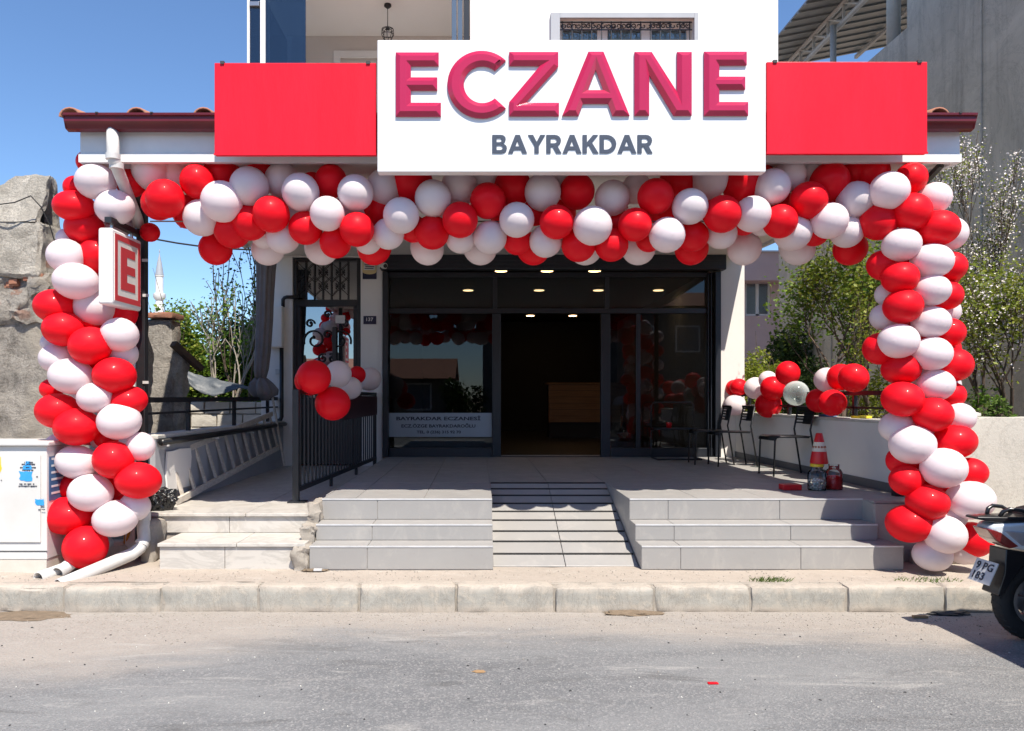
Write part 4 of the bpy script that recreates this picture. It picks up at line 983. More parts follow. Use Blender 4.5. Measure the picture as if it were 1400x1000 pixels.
gar = thing('balloon_garland', 'thick red and white balloon garland hung under the canopy edge', 'balloons', (.4, 6.35, 3.05))
GAR = '''R 226 272 26 0|R 216 279 22 1|W 208 232 27 1.6|W 243 237 21 2|R 270 249 23 .5|R 304 238 25 1.8|W 303.5 276 28 0|W 276 298 25 1|W 341 255.6 26.5 .3|R 359 234 21 2|W 386 248 24 1.4|R 371 293 25 0|R 318 315 25 1.5|R 342 304 25 1|W 387 324 23 1.4|W 362 322 18 2
W 411 263 25.5 0|R 452.5 248 22 1|R 428 258 21 2|W 447.6 292.5 23.7 -.3|W 486 264 24.5 0|R 488 314 23.5 0|R 417.7 312 23 .7|R 458.6 332 21.5 1|W 526 257 25 1.4|R 517 287 21 2|W 531 320 21.5 1|W 548.5 295 24.7 0|W 503 329 19 2|R 564 250 28 1.4|R 565 313 19 2|R 591 318 23.5 1|R 505 285 20 2|W 487 293 18 1.8
W 592 271.6 25 .2|W 628 256 25 1.3|R 667 275 24.5 .3|R 629 301 24.5 0|W 630 326 21 1.5|W 670 325 23 1|R 701 257 26 1.5|W 706.5 301 24 0|W 742 263 25 .7|R 789 262 24 1|R 761 304 23.5 -.3|R 707 329 20 1.5|W 746 330 22.5 1|W 662 246 22 2|R 731 291 18 2|W 770 250 20 2
W 810 309 26.8 -.4|R 791 335 23.5 .8|R 836 335 23 .6|W 837 271 24 .8|W 870 258 20 1.6|R 896 269 24.5 -.35|R 868 307.5 23 -.3|W 912 321.5 24.3 -.3|W 943.4 282.7 24.3 -.55|R 924.6 251 24 1.5|W 970 246 25 1|R 947 323 21.5 1|R 987.5 293 25.5 -.45|W 986 320 21 1.2|R 887 327 18 2|R 843 305 20 2
R 1014.6 252 26 1|W 1028.7 293 24.5 -.2|W 1055.4 256 24.3 .2|W 1079 240 22 1.3|W 1107 237 19 2|R 1134 249 26 1|R 1105 274.5 25.3 .2|R 1066.4 303 23 0|W 1083.7 318 25 1|R 1168 236 22 1.8|R 1190 237 25 1.5|W 1134 302 24.5 .2|W 1169.4 273.6 24.7 .5|W 1157.6 317 22 1|R 1113 317 20 1.6|R 1017 302 20 2|R 1075 285 20 2|R 1040 245 20 2|W 1042 305 18 2'''
for tok in GAR.replace('\n', '|').split('|'):
    c, a, b, r, l = tok.split(); d = 6.16 + .135 * float(l)
    bal_px(gar, c, float(a), float(b), float(r), None, d, lambda p: Vector((p.x, 6.42, 3.02)))
for i in range(26):                                   # balloons on the shop side of the garland
    x = -2.5 + 5.7 * i / 25; balloon(gar, 'RW'[(i * 7 // 3) % 2], (x, 6.62, 3.02 + .16 * (-1) ** i), .14, .14, (x, 6.42, 3.02))
MB().tube([(-2.75, 6.42, 3.05), (3.3, 6.42, 3.05)], .006, 6).build('cord', 'rope', gar)

rc = thing('balloon_column', 'red and white balloon column on the right post beside the scooter', 'balloons', (3.75, 6.45, SW))
RC = '''W 1216 261 25.7 0 -.2|R 1245.6 244 21 0 .7|W 1278 271 21 0 .6|R 1247 290 25.5 0 -.1|R 1282.6 312 27.5 24 0|W 1297 320 23 0 1|R 1201 304 24.7 0 .6|W 1232.6 335 25.3 22.5 0|W 1274 357 27.4 23.5 0|R 1298 365 21 0 1|R 1207 363 20.5 0 1|R 1230.7 380 24.2 22 0|W 1273.4 397 24.6 21.5 0|R 1294 404 20 0 1|W 1213 403 16 0 1.5|W 1209 434 18.5 0 1.2|R 1234.6 419 25.6 23.5 -.1|W 1273 440.5 25 21.5 .2|R 1297 455 20 0 1|W 1228.4 466.5 26.6 23.7 0|W 1274.4 484 25.6 23 0|R 1203 477 22 0 1|R 1304 499 23 0 .8|R 1232 505 25.5 21 .6|W 1279 527 24.5 21.5 .2|R 1300 540 18 0 1|R 1234 546 27.3 24 0|R 1275.5 567 25.7 23.7 -.2|W 1311 571 20.5 20 .5|W 1226 584 23 21 1|W 1247.5 608 29.7 26.7 0|R 1305 604 28.5 23.5 .2|W 1290 640 29.2 27.3 -.2|R 1233 630 20 0 .9|R 1239 657 22 21 .6|R 1326 646 22.5 20 .7|R 1268 687 27.5 24.5 0|W 1326.6 684 31.5 26 0|R 1243 716 30 26 .5|W 1292 731 27 26 -.2|W 1274.7 759 25.3 22 .5|R 1330 738 24 24 .7|W 1317 753 19 0 1|W 1297 706 23 20 .7|R 1292 672 15 0 1.4|R 1260 335 18 0 1.3|R 1254 455 18 0 1.4|W 1258 515 18 0 1.4|R 1262 650 18 0 1.4|W 1262 590 16 0 1.4'''
for tok in RC.split('|'):
    c, a, b, r, ry, l = tok.split(); d = (6.10 if float(b) < 640 else 6.03) + .14 * float(l)
    bal_px(rc, c, float(a), float(b), float(r), float(ry), d, lambda p: Vector((X(1262, 6.3), 6.32, p.z)))
for i in range(16):
    z = .75 + i * .155; x = X(1262, 6.5); s = (-1) ** i
    balloon(rc, 'RRWW'[i % 4], (x + .13 * s, 6.45, z), .14, .13, (x, 6.3, z))
lc = thing('balloon_column', 'red and white balloon column on the left post beside the utility cabinet', 'balloons', (-3.2, 6.5, SW))
LC = '''R 120 222 15 0 1|W 131 248.5 27 24 0|R 104 257 16 0 1|R 101 282 28 21 .5|W 157 284 26 24 .2|R 179 250 20 0 1.2|R 115.6 312 26 23.2 0|W 91 326 13 0 1.3|W 90 350 24 23 .5|R 132 349 24 24 .2|W 104 385 30 25 0|R 139 389 16 0 .9|R 75 419 28 23 .5|W 129 421 27.3 24.2 -.2|R 166 429 21 0 .9|R 87 450 27.5 24 .3|R 123.5 473 28.3 26 -.2|W 163.6 458 25 23.3 .2|W 70 469 13 0 1.5|W 77 490 22 20 .8|W 168 484 20 0 1|W 98 515 30.3 24.5 0|R 156.5 513.6 28.5 24.7 0|R 70 532 14 0 1.2|W 130 544 23.7 20.7 -.2|R 176 548 25 20 .5|R 79 562 29.5 24.2 .3|R 105 584 30 25.7 -.1|W 163 576 29 25.7 0|R 145 597 17 0 1.2|W 192 611 19 20 .5|W 79 609 16 0 1.2|W 105 632 28 23 .3|R 155 629 27 25.7 -.2|R 189 657 31 25 .1|W 124 674 29.4 25.7 -.1|W 184 693 21 20 .6|R 93 705 35 25.7 .3|W 158 709 30 25 0|R 117 748 29.2 29.3 -.3|R 98 666 17 0 1|R 205 318 13 0 1.5|W 130 300 18 0 1.2|R 120 440 16 0 1.3|R 130 510 18 0 1.4|R 150 665 18 0 1.4|W 140 600 16 0 1.4|W 178 228 20 0 1.4'''
for tok in LC.split('|'):
    c, a, b, r, ry, l = tok.split(); d = (6.44 if 295 < float(b) < 440 and float(a) > 110 else 6.26) + .14 * float(l)
    bal_px(lc, c, float(a), float(b), float(r), float(ry), d, lambda p: Vector((X(130, 6.5), 6.54, p.z)))
for i in range(15):
    z = .80 + i * .165; x = X(130, 6.6); s = (-1) ** i
    balloon(lc, 'RRWW'[(i + 1) % 4], (x + .12 * s, 6.72, z), .145, .135, (x, 6.5, z))
fb = thing('balloon_cluster', 'red and white balloons tied to the black terrace fence', 'balloons', (-1.76, 7.4, 1.6))
for c, a, b, r, d in (('R', 429, 516, 23.5, 7.55), ('R', 423, 521, 20, 7.85), ('W', 462, 512, 18.5, 8.6), ('R', 488, 513, 12, 9.9), ('W', 479, 531, 15.5, 9.2), ('W', 505, 518.5, 16, 10.6), ('R', 455, 552, 23.3, 7.7)):
    bal_px(fb, c, a, b, r, None, d, lambda p: Vector((-1.74, p.y + .1, 1.6)))
for nm_, lst in (('cluster of red and white balloons by the right column of the shopfront', (('R', 1004, 531, 11.5), ('R', 1010, 529.5, 11.8), ('W', 1005, 554, 14.5), ('W', 1033, 531, 15))),
                 ('dark red, white and clear balloons tied midway along the right railing', (('W', 1050, 520, 12.5), ('R', 1077, 510.5, 16.2), ('R', 1056.5, 531, 16.5), ('R', 1050.5, 554, 17.5), ('C', 1088.5, 538, 17))),
                 ('balloon bunch tied to the front of the right railing, one white', (('W', 1130, 519.5, 16.5), ('R', 1149, 516, 18), ('R', 1167, 517, 19.6), ('R', 1119, 548, 16.5), ('R', 1138, 551, 18.2)))):
    y0 = WR * F / (lst[0][1] - PX); t = thing('balloon_cluster', nm_, 'balloons', (WR, min(y0, 11), 1.6), group=None)
    for i, (c, a, b, r) in enumerate(lst):
        d = min(11.3, (WR - .02) * F / (a - PX)) - (.12 if i == len(lst) - 1 else 0) + (.18 if (c, a) in (('R', 1149), ('R', 1004), ('C', 1088.5)) else 0)
        bal_px(t, c, a, b, r, None, d, lambda p: Vector((WR + .1, p.y + .05, 1.6)))

# ================================================================== THINGS ON THE TERRACE
def make_chair(label, loc, rz):
    """stacking chair with tube legs, pressed seat and slatted back; faces -X"""
    t = thing('chair', label, 'chair', loc, rz, 'black stacking chairs on the terrace', local=True)
    w = .19
    for s in (-1, 1):
        MB().tube([(-.24, s * w, 0), (-.225, s * w, .40), (-.21, s * w, .435), (-.17, s * w, .445), (.17, s * w, .44)], .011, 8).build('front_leg', 'black_metal', t, smooth=True)
        MB().tube([(.27, s * w, 0), (.20, s * w, .44), (.185, s * w, .52), (.235, s * w, .77)], .011, 8).build('rear_leg', 'black_metal', t, smooth=True)
    m = MB(); prof = [(-.245, .405), (-.235, .44), (-.20, .458), (-.05, .45), (.10, .446), (.19, .452)]
    for y in (-.195, .195):
        m.v += [(x, y, z) for x, z in prof]
    k = len(prof)
    for i in range(k - 1): m.f.append((i, i + 1, k + i + 1, k + i))
    o = m.build('seat', 'black_plastic', t, smooth=True); s = o.modifiers.new('thick', 'SOLIDIFY'); s.thickness = .012
    for i in range(5):
        z = .60 + i * .036; x = .196 + (z - .52) * .2 - .012
        MB().box(x - .005, x + .005, -.185, .185, z - .009, z + .009).build('back_slat', 'black_plastic', t)
    MB().box(.216, .232, -.2, .2, .755, .785).build('back_top', 'black_plastic', t, bevel=.006)
    MB().box(.17, .186, -.2, -.03, .575, .755).box(.17, .186, .03, .2, .575, .755).build('back_panel', 'black_plastic', t, bevel=.004) if False else None
    m = MB(); 
    for (y0, y1) in ((-.19, .02),): m.prism([(.198, y0, .585), (.198, y1, .585), (.232, y1, .755), (.232, y0, .755)], (.008, 0, 0))
    m.build('back_panel', 'black_plastic', t)
    return t
make_chair('black stacking chair standing nearest the traffic cone', (3.53, 8.82, PLAT), R(4))
make_chair('black stacking chair nearest the shop glass, back to the wall', (3.10, 10.32, PLAT), R(-3))
make_chair('black stacking chair in the middle of the three by the right wall', (3.30, 10.05, PLAT), R(2))
# sled base chair in front of the glass
sc_ = thing('sled_chair', 'black tube chair with sled base in front of the right glass pane', 'chair', (X(924, 11.1), 11.1, PLAT), group=None)
bx, by_ = X(924, 11.1), 11.1; hw = .31
for s in (-1, 1):
    MB().tube([(bx + s * hw, by_ - .22, PLAT + .012), (bx + s * hw, by_ + .2, PLAT + .012), (bx + s * hw, by_ + .2, PLAT + .40), (bx + s * hw, by_ - .2, PLAT + .44)], .012, 8).build('side_frame', 'black_metal', sc_)
MB().tube([(bx - hw, by_ - .22, PLAT + .012), (bx + hw, by_ - .22, PLAT + .012)], .012, 8).build('front_bar', 'black_metal', sc_)
MB().tube([(bx - hw, by_ + .2, PLAT + .40), (bx - hw, by_ + .2, PLAT + .78), (bx - hw + .04, by_ + .2, PLAT + .82), (bx + hw - .04, by_ + .2, PLAT + .82), (bx + hw, by_ + .2, PLAT + .78), (bx + hw, by_ + .2, PLAT + .40)], .011, 8).build('back_frame', 'black_metal', sc_, smooth=True)
MB().box(bx - hw + .01, bx + hw - .01, by_ - .2, by_ + .19, PLAT + .43, PLAT + .452).build('seat', 'black_plastic', sc_, bevel=.006)
cup = thing('candle_cup', 'small red cup on the sled base chair', 'cup', (bx - .1, by_, PLAT + .452))
MB().lathe([(.035, .001), (.04, .06), (.042, .075), (.036, .075), (.034, .02)], (bx - .1, by_, PLAT + .452), 14).build('body', 'red_plastic', cup, smooth=True)
MB().lathe([(.043, .075), (.043, .085), (.03, .088)], (bx - .1, by_, PLAT + .452), 14).build('lid', 'lens_red', cup)

jx, jy = 3.225, 7.33
def jar(label, x, y, r, h, fill, fillh, group='lidded plastic jars'):
    t = thing('jar', label, 'jar', (x, y, PLAT), group=group)
    MB().lathe([(r * .92, .001), (r, .012), (r, h * .72), (r * .82, h * .84), (r * .62, h * .88), (r * .62, h)], (x, y, PLAT), 24).build('glass_body', 'clear_glass', t, smooth=True)
    return t
j1 = jar('clear jar of white beads under the traffic cone', jx, jy, .085, .225, 'candy', .1)
m = MB()
for k in range(90):
    a, q, z = rng.uniform(0, 6.28), .07 * math.sqrt(rng.random()), .016 + rng.random() * .085; c = Vector((jx + q * math.cos(a), jy + q * math.sin(a), PLAT + z)); s = .016
    m.add([c + Vector(v) * s for v in ((1, 0, 0), (-1, 0, 0), (0, 1, 0), (0, -1, 0), (0, 0, 1), (0, 0, -1))], [(0, 2, 4), (2, 1, 4), (1, 3, 4), (3, 0, 4), (2, 0, 5), (1, 2, 5), (3, 1, 5), (0, 3, 5)])
tag(m.build('beads', 'candy', j1, smooth=True), kind='stuff')
MB().lathe([(.06, .226), (.062, .23), (.062, .252), (.055, .256)], (jx, jy, PLAT), 20).build('lid', 'yellow', j1)
j2 = jar('clear jar with red contents beside the bead jar', jx + .19, jy + .06, .078, .23, 'red', .1)
MB().lathe([(.068, .010), (.074, .015), (.074, .13), (.02, .14)], (jx + .19, jy + .06, PLAT), 20).build('contents', 'red_plastic', j2, smooth=True)
MB().lathe([(.05, .231), (.05, .245), (.02, .247)], (jx + .19, jy + .06, PLAT), 16).build('lid', 'clear_glass', j2)
cn_ = thing('traffic_cone', 'small red and white toy traffic cone on the yellow jar lid', 'cone', (jx + .02, jy, PLAT + .256))
cb = Vector((jx + .02, jy, PLAT + .256))
MB().lathe([(.080, .0), (.082, .012), (.066, .115)], cb, 20).build('lower_band', 'red_plastic', cn_, auto=40)
MB().lathe([(.0655, .116), (.048, .205)], cb, 20).build('white_band', 'cone_white', cn_, auto=40)
MB().lathe([(.0475, .206), (.030, .285), (.024, .29)], cb, 20).build('tip', 'red_plastic', cn_, auto=40)
for k in range(7):
    a = R(-170 + k * 26.6); r = .0585
    c = cb + Vector((r * math.cos(a), r * math.sin(a), .16)); d = Vector((math.cos(a), math.sin(a), .2)).normalized()
    MB().tube([c - d * .004, c + d * .002], .0105, 10).build('hole', 'brick_old', cn_)
rbx = MB().box(jx - .33, jx - .15, jy - .02, jy + .10, PLAT + .001, PLAT + .055).build('red_box', 'red_plastic', bevel=.008); tag(rbx, 'small flat red box on the tiles beside the bead jar', 'box')
for lab, px, c in (('small blue packet on the right wall coping', 1120, 'poster_blue'), ('small yellow packet on the right wall coping', 1165, 'yellow')):
    d = WR * F / (px - PX); tag(MB().box(WR + .03, WR + .16, d - .09, d + .09, 1.366, 1.392).build('packet', c, bevel=.004), lab, 'packet')

# ladder lying against the left wall
ld = thing('ladder', 'old wooden ladder lying on its side against the left wall', 'ladder', (WL + .08, 7.3, MARB))
u0, u1 = P(221, 628, 7.15), P(372, 566, 10.75); v0, v1 = P(239, 690, 7.22), P(383, 611, 11.0)
v0.z = MARB + .03
MB().bar(u0, u1, .03, .065).build('rail', 'ladder_wood', ld, bevel=.004); MB().bar(v0, v1, .03, .065).build('rail', 'ladder_wood', ld, bevel=.004)
for i in range(12):
    t_ = .055 + .91 * i / 11; MB().bar(u0 + (u1 - u0) * t_, v0 + (v1 - v0) * t_, .022, .045, (0, 1, 0)).build('rung', 'ladder_wood', ld)
MB().bar(P(372, 541, 10.9), P(389, 637, 10.9), .035, .025).build('prop', 'ladder_wood', ld)
bs = tag(rough_build('board', rough_box(WL + .004, WL + .03, 7.15, 7.75, MARB + .12, MARB + .52, .1, .012, 4, 31, .01), 'wall_white'), 'pale board leaning on the left wall behind the ladder', 'board')

# black rubbish bag
def crumple(c, r, sz, amp, seed, n=3):
    bm = bmesh.new(); bmesh.ops.create_icosphere(bm, subdivisions=n, radius=1); sv = Vector((seed, seed * 2, seed * 3))
    for v in bm.verts:
        k = 1 + amp * mnoise.turbulence(v.co * 2.2 + sv, 4, True) - amp * .5; v.co *= k
        v.co = Vector((v.co.x * sz[0], v.co.y * sz[1], max(v.co.z, -.75) * sz[2])) * r + c
    me = bpy.data.meshes.new('lump'); bm.to_mesh(me); bm.free(); return me
c = P(219, 686, 6.95)
bg = thing('rubbish_bag', 'small black rubbish bag beside the left balloon column', 'bag', (c.x, c.y, MARB))
rough_build('sack', crumple(Vector((c.x, c.y, MARB + .085)), .14, (1, .8, .9), .42, 5, 4), 'bag', bg)
rough_build('tied_end', crumple(Vector((c.x + .10, c.y - .03, MARB + .10)), .05, (1.5, .8, .9), .5, 9, 3), 'bag', bg)

# grey curtain tied up at the left column
cu_ = thing('tied_curtain', 'grey outdoor curtain gathered and knotted at the left column', 'curtain', P(362, 545, 10.6))
def loft(prof, d, nseg=40, folds=9, amp=.18):
    mb = MB(); m = len(prof)
    for i, (px, py, r) in enumerate(prof):
        c = P(px, py, d)
        for j in range(nseg):
            a = 2 * math.pi * j / nseg; k = 1 + amp * math.sin(folds * a + i * .25) + .10 * math.sin(4 * a + i * .5); rr_ = r * d / F * k
            mb.v.append((c.x + rr_ * math.cos(a), c.y + .7 * rr_ * math.sin(a), c.z))
    for i in range(m - 1):
        for j in range(nseg): mb.f.append((i * nseg + j, i * nseg + (j + 1) % nseg, (i + 1) * nseg + (j + 1) % nseg, (i + 1) * nseg + j))
    mb.f.append(tuple(range(nseg))); mb.f.append(tuple((m - 1) * nseg + j for j in range(nseg)))
    return mb
loft([(364, 338, 13), (364, 350, 12), (363, 370, 11), (362, 400, 10.5), (361, 440, 10), (359, 480, 9.5), (357, 505, 9), (356, 518, 7)], 10.6).build('drape', 'curtain', cu_, smooth=True)
loft([(356, 517, 7), (356, 524, 13), (358, 533, 17), (360, 540, 15), (358, 547, 6)], 10.6, 40, 7, .25).build('knot', 'curtain', cu_, smooth=True)

# counter and ceiling lights inside the shop
ct = thing('shop_counter', 'wooden shop counter inside the open door', 'counter', (2.2, 17, PLAT))
for k in range(6):
    z0, z1 = 1.04, 1.885; h = (z1 - z0) / 6; MB().box(1.54, 3.3, 17, 17.05, z0 + h * k + .003, z0 + h * (k + 1) - .003).build('plank', 'wood_counter', ct)
MB().box(1.56, 3.3, 17.06, 17.6, PLAT, 1.88).build('carcass', 'interior_dark', ct); MB().box(1.5, 3.32, 16.96, 17.65, 1.886, 1.92).build('top', 'wood_counter', ct)
for i, (px, py) in enumerate(((685, 369), (748, 369), (813, 369), (737, 396), (818, 396), (725, 431), (783, 431), (640, 396), (900, 396))):
    d = (3.64 - CZ) * F / (PY - py); x = X(px, d)
    row = ('left light of the front row', 'middle light of the front row', 'right light of the front row', 'light left of the counter in the second row', 'light above the counter in the second row', 'left light of the far pair', 'right light of the far pair', 'leftmost light of the second row', 'rightmost light of the second row')[i]
    t = thing('ceiling_light', 'warm ceiling light inside the shop, %s' % row, 'light', (x, d, 3.66), group='warm ceiling lights inside the shop')
    MB().lathe([(.125, 0), (.125, -.03), (.10, -.035)], (x, d, 3.659), 20).build('housing', 'alloy', t)
    MB().lathe([(.098, -.036), (.095, -.044), (.03, -.046)], (x, d, 3.659), 20).build('diffuser', 'lamp_warm', t)

# ================================================================== THINGS ON THE PAVEMENT, LEFT
cbx = thing('utility_cabinet', 'white utility cabinet with torn blue stickers at the left edge', 'cabinet', (-3.9, 6.3, SW))
k0, k1, kd, kf = -4.55, X(64, 6.12), 6.12, 6.55
MB().box(k0, k1, kd, kf, SW + .10, Z(610, kd)).build('case', 'cabinet', cbx, bevel=.008)
MB().box(k0 + .01, k1 - .045, kd - .012, kd - .001, SW + .24, Z(622, kd)).build('door', 'cabinet', cbx, bevel=.004)
MB().box(k0 - .01, k1 - .005, kd + .005, kf - .01, SW - .02, SW + .099).build('plinth', 'cabinet_base', cbx)
MB().prism([(k0 - .03, kd - .03, Z(610, kd) + .001), (k1 + .03, kd - .03, Z(610, kd) + .001), (k1 + .03, kf + .02, Z(610, kd) + .001), (k0 - .03, kf + .02, Z(610, kd) + .001)], (0, 0, .035)).build('lid', 'cabinet', cbx, bevel=.01)
MB().box(k0, k1 + .004, kd - .004, kd - .0005, SW + .165, SW + .172).build('seam', 'litter_dark', cbx)
def torn(px0, px1, py0, py1, mat, seed, d, name='sticker'):
    r = random.Random(seed); n = 16; pts = []
    for i in range(n):
        a = 2 * math.pi * i / n; ca, sa = math.cos(a), math.sin(a); k = 1 / max(abs(ca), abs(sa)) * r.uniform(.72, 1.0)
        pts.append((X((px0 + px1) / 2 + ca * k * (px1 - px0) / 2, d), d - .0145, Z((py0 + py1) / 2 + sa * k * (py1 - py0) / 2, d)))
    MB().prism(pts, (0, .0015, 0)).build(name, mat, cbx)
torn(27, 47, 644, 659, 'sky_blue_print', 3, kd); torn(36, 43, 630, 637, 'sky_blue_print', 4, kd); torn(32, 45, 636, 643, 'sky_blue_print', 6, kd); torn(49, 62, 682, 691, 'sky_blue_print', 5, kd); torn(-9, 4, 622, 648, 'yellow', 8, kd)
r_ = random.Random(2)
m = MB()
for (y0, x0, x1) in ((634, 29, 49), (638.5, 26, 50), (642, 30, 47), (661, 28, 48), (664, 27, 52), (631.5, 33, 46), (651, 47, 53), (696, 54, 62), (656, -5, 4)):
    x = x0
    while x < x1:
        w = r_.uniform(.6, 2.2)
        if r_.random() < .75: m.box(X(x, kd), X(x + w * .8, kd), kd - .0165, kd - .015, Z(y0 + r_.uniform(1, 1.8), kd), Z(y0, kd))
        x += w
tag(m.build('sticker_print', 'ink', cbx), kind='stuff')
m = MB().box(k1 + .0005, k1 + .003, kd + .03, kf - .04, Z(686, kd), Z(625, kd)).build('poster', 'poster_blue', cbx)
for i in range(6): MB().box(k1 + .0035, k1 + .0045, kd + .06, kf - .1 - .03 * (i % 3), Z(630 + i * 9.5, kd), Z(627 + i * 9.5, kd)).build('poster_print', 'fascia_grey', cbx)

def pipe(label, pts, r, group='white drain pipes on the pavement'):
    t = thing('drain_pipe', label, 'pipe', tuple(pts[-1]), group=group)
    MB().tube(pts, r, 18, cap=False).build('pipe', 'pvc', t, smooth=True).modifiers.new('thick', 'SOLIDIFY').thickness = .006
    e, f_ = Vector(pts[-1]), Vector(pts[-2]); d = (f_ - e).normalized()
    MB().tube([e + d * .06, e + d * .063], r * .93, 18).build('bore', 'strip_black', t)
    return t
pz = SW + .06
q = [P(196, 690, 6.55), P(196, 722, 6.5), P(197, 738, 6.47), P(191, 750, 6.42), P(180, 758, 6.36), P(80, 801, 5.83)]
t = pipe('long white drain pipe with an elbow, end pointing to the kerb', q, .052)
for a, b in ((q[0], q[1]), (q[2], q[3])): MB().tube([a + (b - a) * .3, a + (b - a) * .7], .059, 16).build('collar', 'pvc', t, auto=40)
pipe('short white drain pipe between two others by the cabinet', [P(150, 740, 6.5), P(110, 762, 6.25), P(79, 784, 6.02)], .05)
pipe('leftmost white drain pipe end beside the cabinet', [P(120, 765, 6.4), P(52, 791, 5.93)], .048)
oh = tag(MB().tube([P(172, 745, 6.72), P(176, 730, 6.7), P(181, 712, 6.7), P(180, 700, 6.72), P(174, 715, 6.74), P(170, 748, 6.72)], .014, 8).build('orange_hose', 'orange_hose', smooth=True), 'looped orange hose behind the drain pipe elbow', 'hose')
sb_ = tag(rough_build('stone_block', rough_box(X(140, 6.75), X(178, 6.75), 6.62, 6.80, SW - .02, SW + .13, .04, .018, 8, 91, .02), 'cushion_block'), 'broken pale stone block behind the drain pipes', 'stone')
rs_ = tag(rough_build('step_rubble', rough_box(X(195, 6.6), X(217, 6.6), 6.5, 6.8, SW - .02, MARB - .04, .05, .03, 6, 93, .03), 'rough_concrete'), 'rough concrete lump at the left end of the marble steps', 'rubble')

# ================================================================== PLANTS
XMIN = [-99.0]
def grow(p, d, L, r, lev, rg, segs, tips, spread=.6, up=.25, kids=3, taper=.62):
    n = 4; pts = [Vector(p)]; rs = [r]; dd = Vector(d).normalized()
    for i in range(n):
        dd = (dd + Vector((rg.uniform(-1, 1), rg.uniform(-1, 1), rg.uniform(-1, 1))) * .16 + Vector((0, 0, up * .12))).normalized()
        if (pts[-1] + dd * L).x < XMIN[0]: dd.x = abs(dd.x) * .6 + .1; dd.normalize()
        pts.append(pts[-1] + dd * L / n); rs.append(r * (1 - (1 - taper) * (i + 1) / n))
    segs.append((pts, rs))
    if lev == 0: tips.append((pts[-1], dd)); tips.append((pts[2], dd)); return
    for k in range(kids):
        i = n if k == 0 else rg.choice((2, 3, 4)); s = spread if k else spread * .4
        nd = (dd + Vector((rg.uniform(-1, 1), rg.uniform(-1, 1), rg.uniform(-.5, 1))) * s + Vector((0, 0, up))).normalized()
        grow(pts[i], nd, L * rg.uniform(.6, .85), rs[i] * .72, lev - 1, rg, segs, tips, spread, up, kids, taper)
def leaf_arrays(centers, size, rs_, flat=.5, droop=0):
    n = len(centers); c = np.asarray(centers)
    d = rs_.normal(size=(n, 3)); d[:, 2] = d[:, 2] * flat + droop; d /= np.linalg.norm(d, axis=1)[:, None]
    u = rs_.normal(size=(n, 3)); u[:, 2] += .8; s = np.cross(d, u); s /= np.linalg.norm(s, axis=1)[:, None] + 1e-9; nn = np.cross(s, d)
    L = size * rs_.uniform(.6, 1.3, (n, 1)); w = L * rs_.uniform(.26, .4, (n, 1))
    v = np.stack([c, c + d * L * .5 + s * w + nn * w * .35, c + d * L, c + d * L * .5 - s * w + nn * w * .35], 1).reshape(-1, 3)
    b = np.arange(n)[:, None] * 4
    return v, np.concatenate([b + np.array([[0, 1, 2]]), b + np.array([[0, 2, 3]])], 0)
def branches(name, segs, mat, parent, minr=.0035):
    m = MB()
    for pts, rs in segs: m.tube(pts, [max(minr, r) for r in rs], 6 if rs[0] > .012 else 4, cap=False)
    return m.build(name, mat, parent, smooth=True, fixn=False)
def scatter(tips, per, rad, rs_):
    c = np.array([t[0][:] for t in tips]); c = np.repeat(c, per, 0); return c + rs_.normal(size=c.shape) * rad
def make_tree(name, label, base, trunkdir, L, r, lev, leafmat, leafsize, per, rad, seed, cat='tree', bark='bark', spread=.6, up=.25, kids=3, group=None, blossom=0, flat=.5, minr=.0035, crop=None):
    rg = random.Random(seed); rs_ = np.random.default_rng(seed); segs, tips = [], []
    t = thing(name, label, cat, tuple(base), group=group)
    grow(Vector(base), Vector(trunkdir), L, r, lev, rg, segs, tips, spread, up, kids)
    branches('trunk', segs[:1], bark, t); branches('branches', segs[1:], bark, t, minr)
    if per:
        c = scatter(tips, per, rad, rs_)
        if crop is not None: c = c[crop(c)]
        v, f = leaf_arrays(c, leafsize, rs_, flat); np_mesh('crown', v, f, leafmat, t)
    if blossom:
        c = scatter(tips, blossom, rad * .8, rs_)
        if crop is not None: c = c[crop(c)]
        v, f = leaf_arrays(c, .028, rs_, 1.0); np_mesh('blossom', v, f, 'blossom', t)
    return t
def make_bush(name, label, base, rx, ry, h, n, leafmat, leafsize, seed, lumps=9, group=None, stems=7):
    rs_ = np.random.default_rng(seed); rg = random.Random(seed); t = thing(name, label, 'bush', tuple(base), group=group)
    b = np.array(base); cs = []
    m = MB()
    for i in range(lumps):
        a = rg.uniform(0, 6.28); q = math.sqrt(rg.random()); z = h * rg.uniform(.25, .85)
        c = b + np.array([math.cos(a) * q * rx * .75, math.sin(a) * q * ry * .75, z]); s = np.array([rx, ry, h * .6]) * rg.uniform(.28, .5)
        k = n // lumps; d = rs_.normal(size=(k, 3)); d /= np.linalg.norm(d, axis=1)[:, None]; cs.append(c + d * s * (rs_.uniform(.35, 1.12, (k, 1)) ** .6))
        m.tube([tuple(b + np.array([math.cos(a), math.sin(a), 0]) * .06), tuple((b + c) / 2 + np.array([0, 0, .05])), tuple(c)], [.014, .009, .004], 5, cap=False)
        for _ in range(3):
            e = c + rs_.normal(size=3) * s * .8; m.tube([tuple((b + c) / 2 + np.array([0, 0, .05])), tuple(c * .4 + e * .6), tuple(e)], [.008, .006, .003], 4, cap=False)
    m.build('stems', 'bark', t, fixn=False)
    c = np.concatenate(cs); c = c[c[:, 2] > b[2]]
    v, f = leaf_arrays(c, leafsize, rs_, .5); np_mesh('foliage', v, f, leafmat, t)
    return t

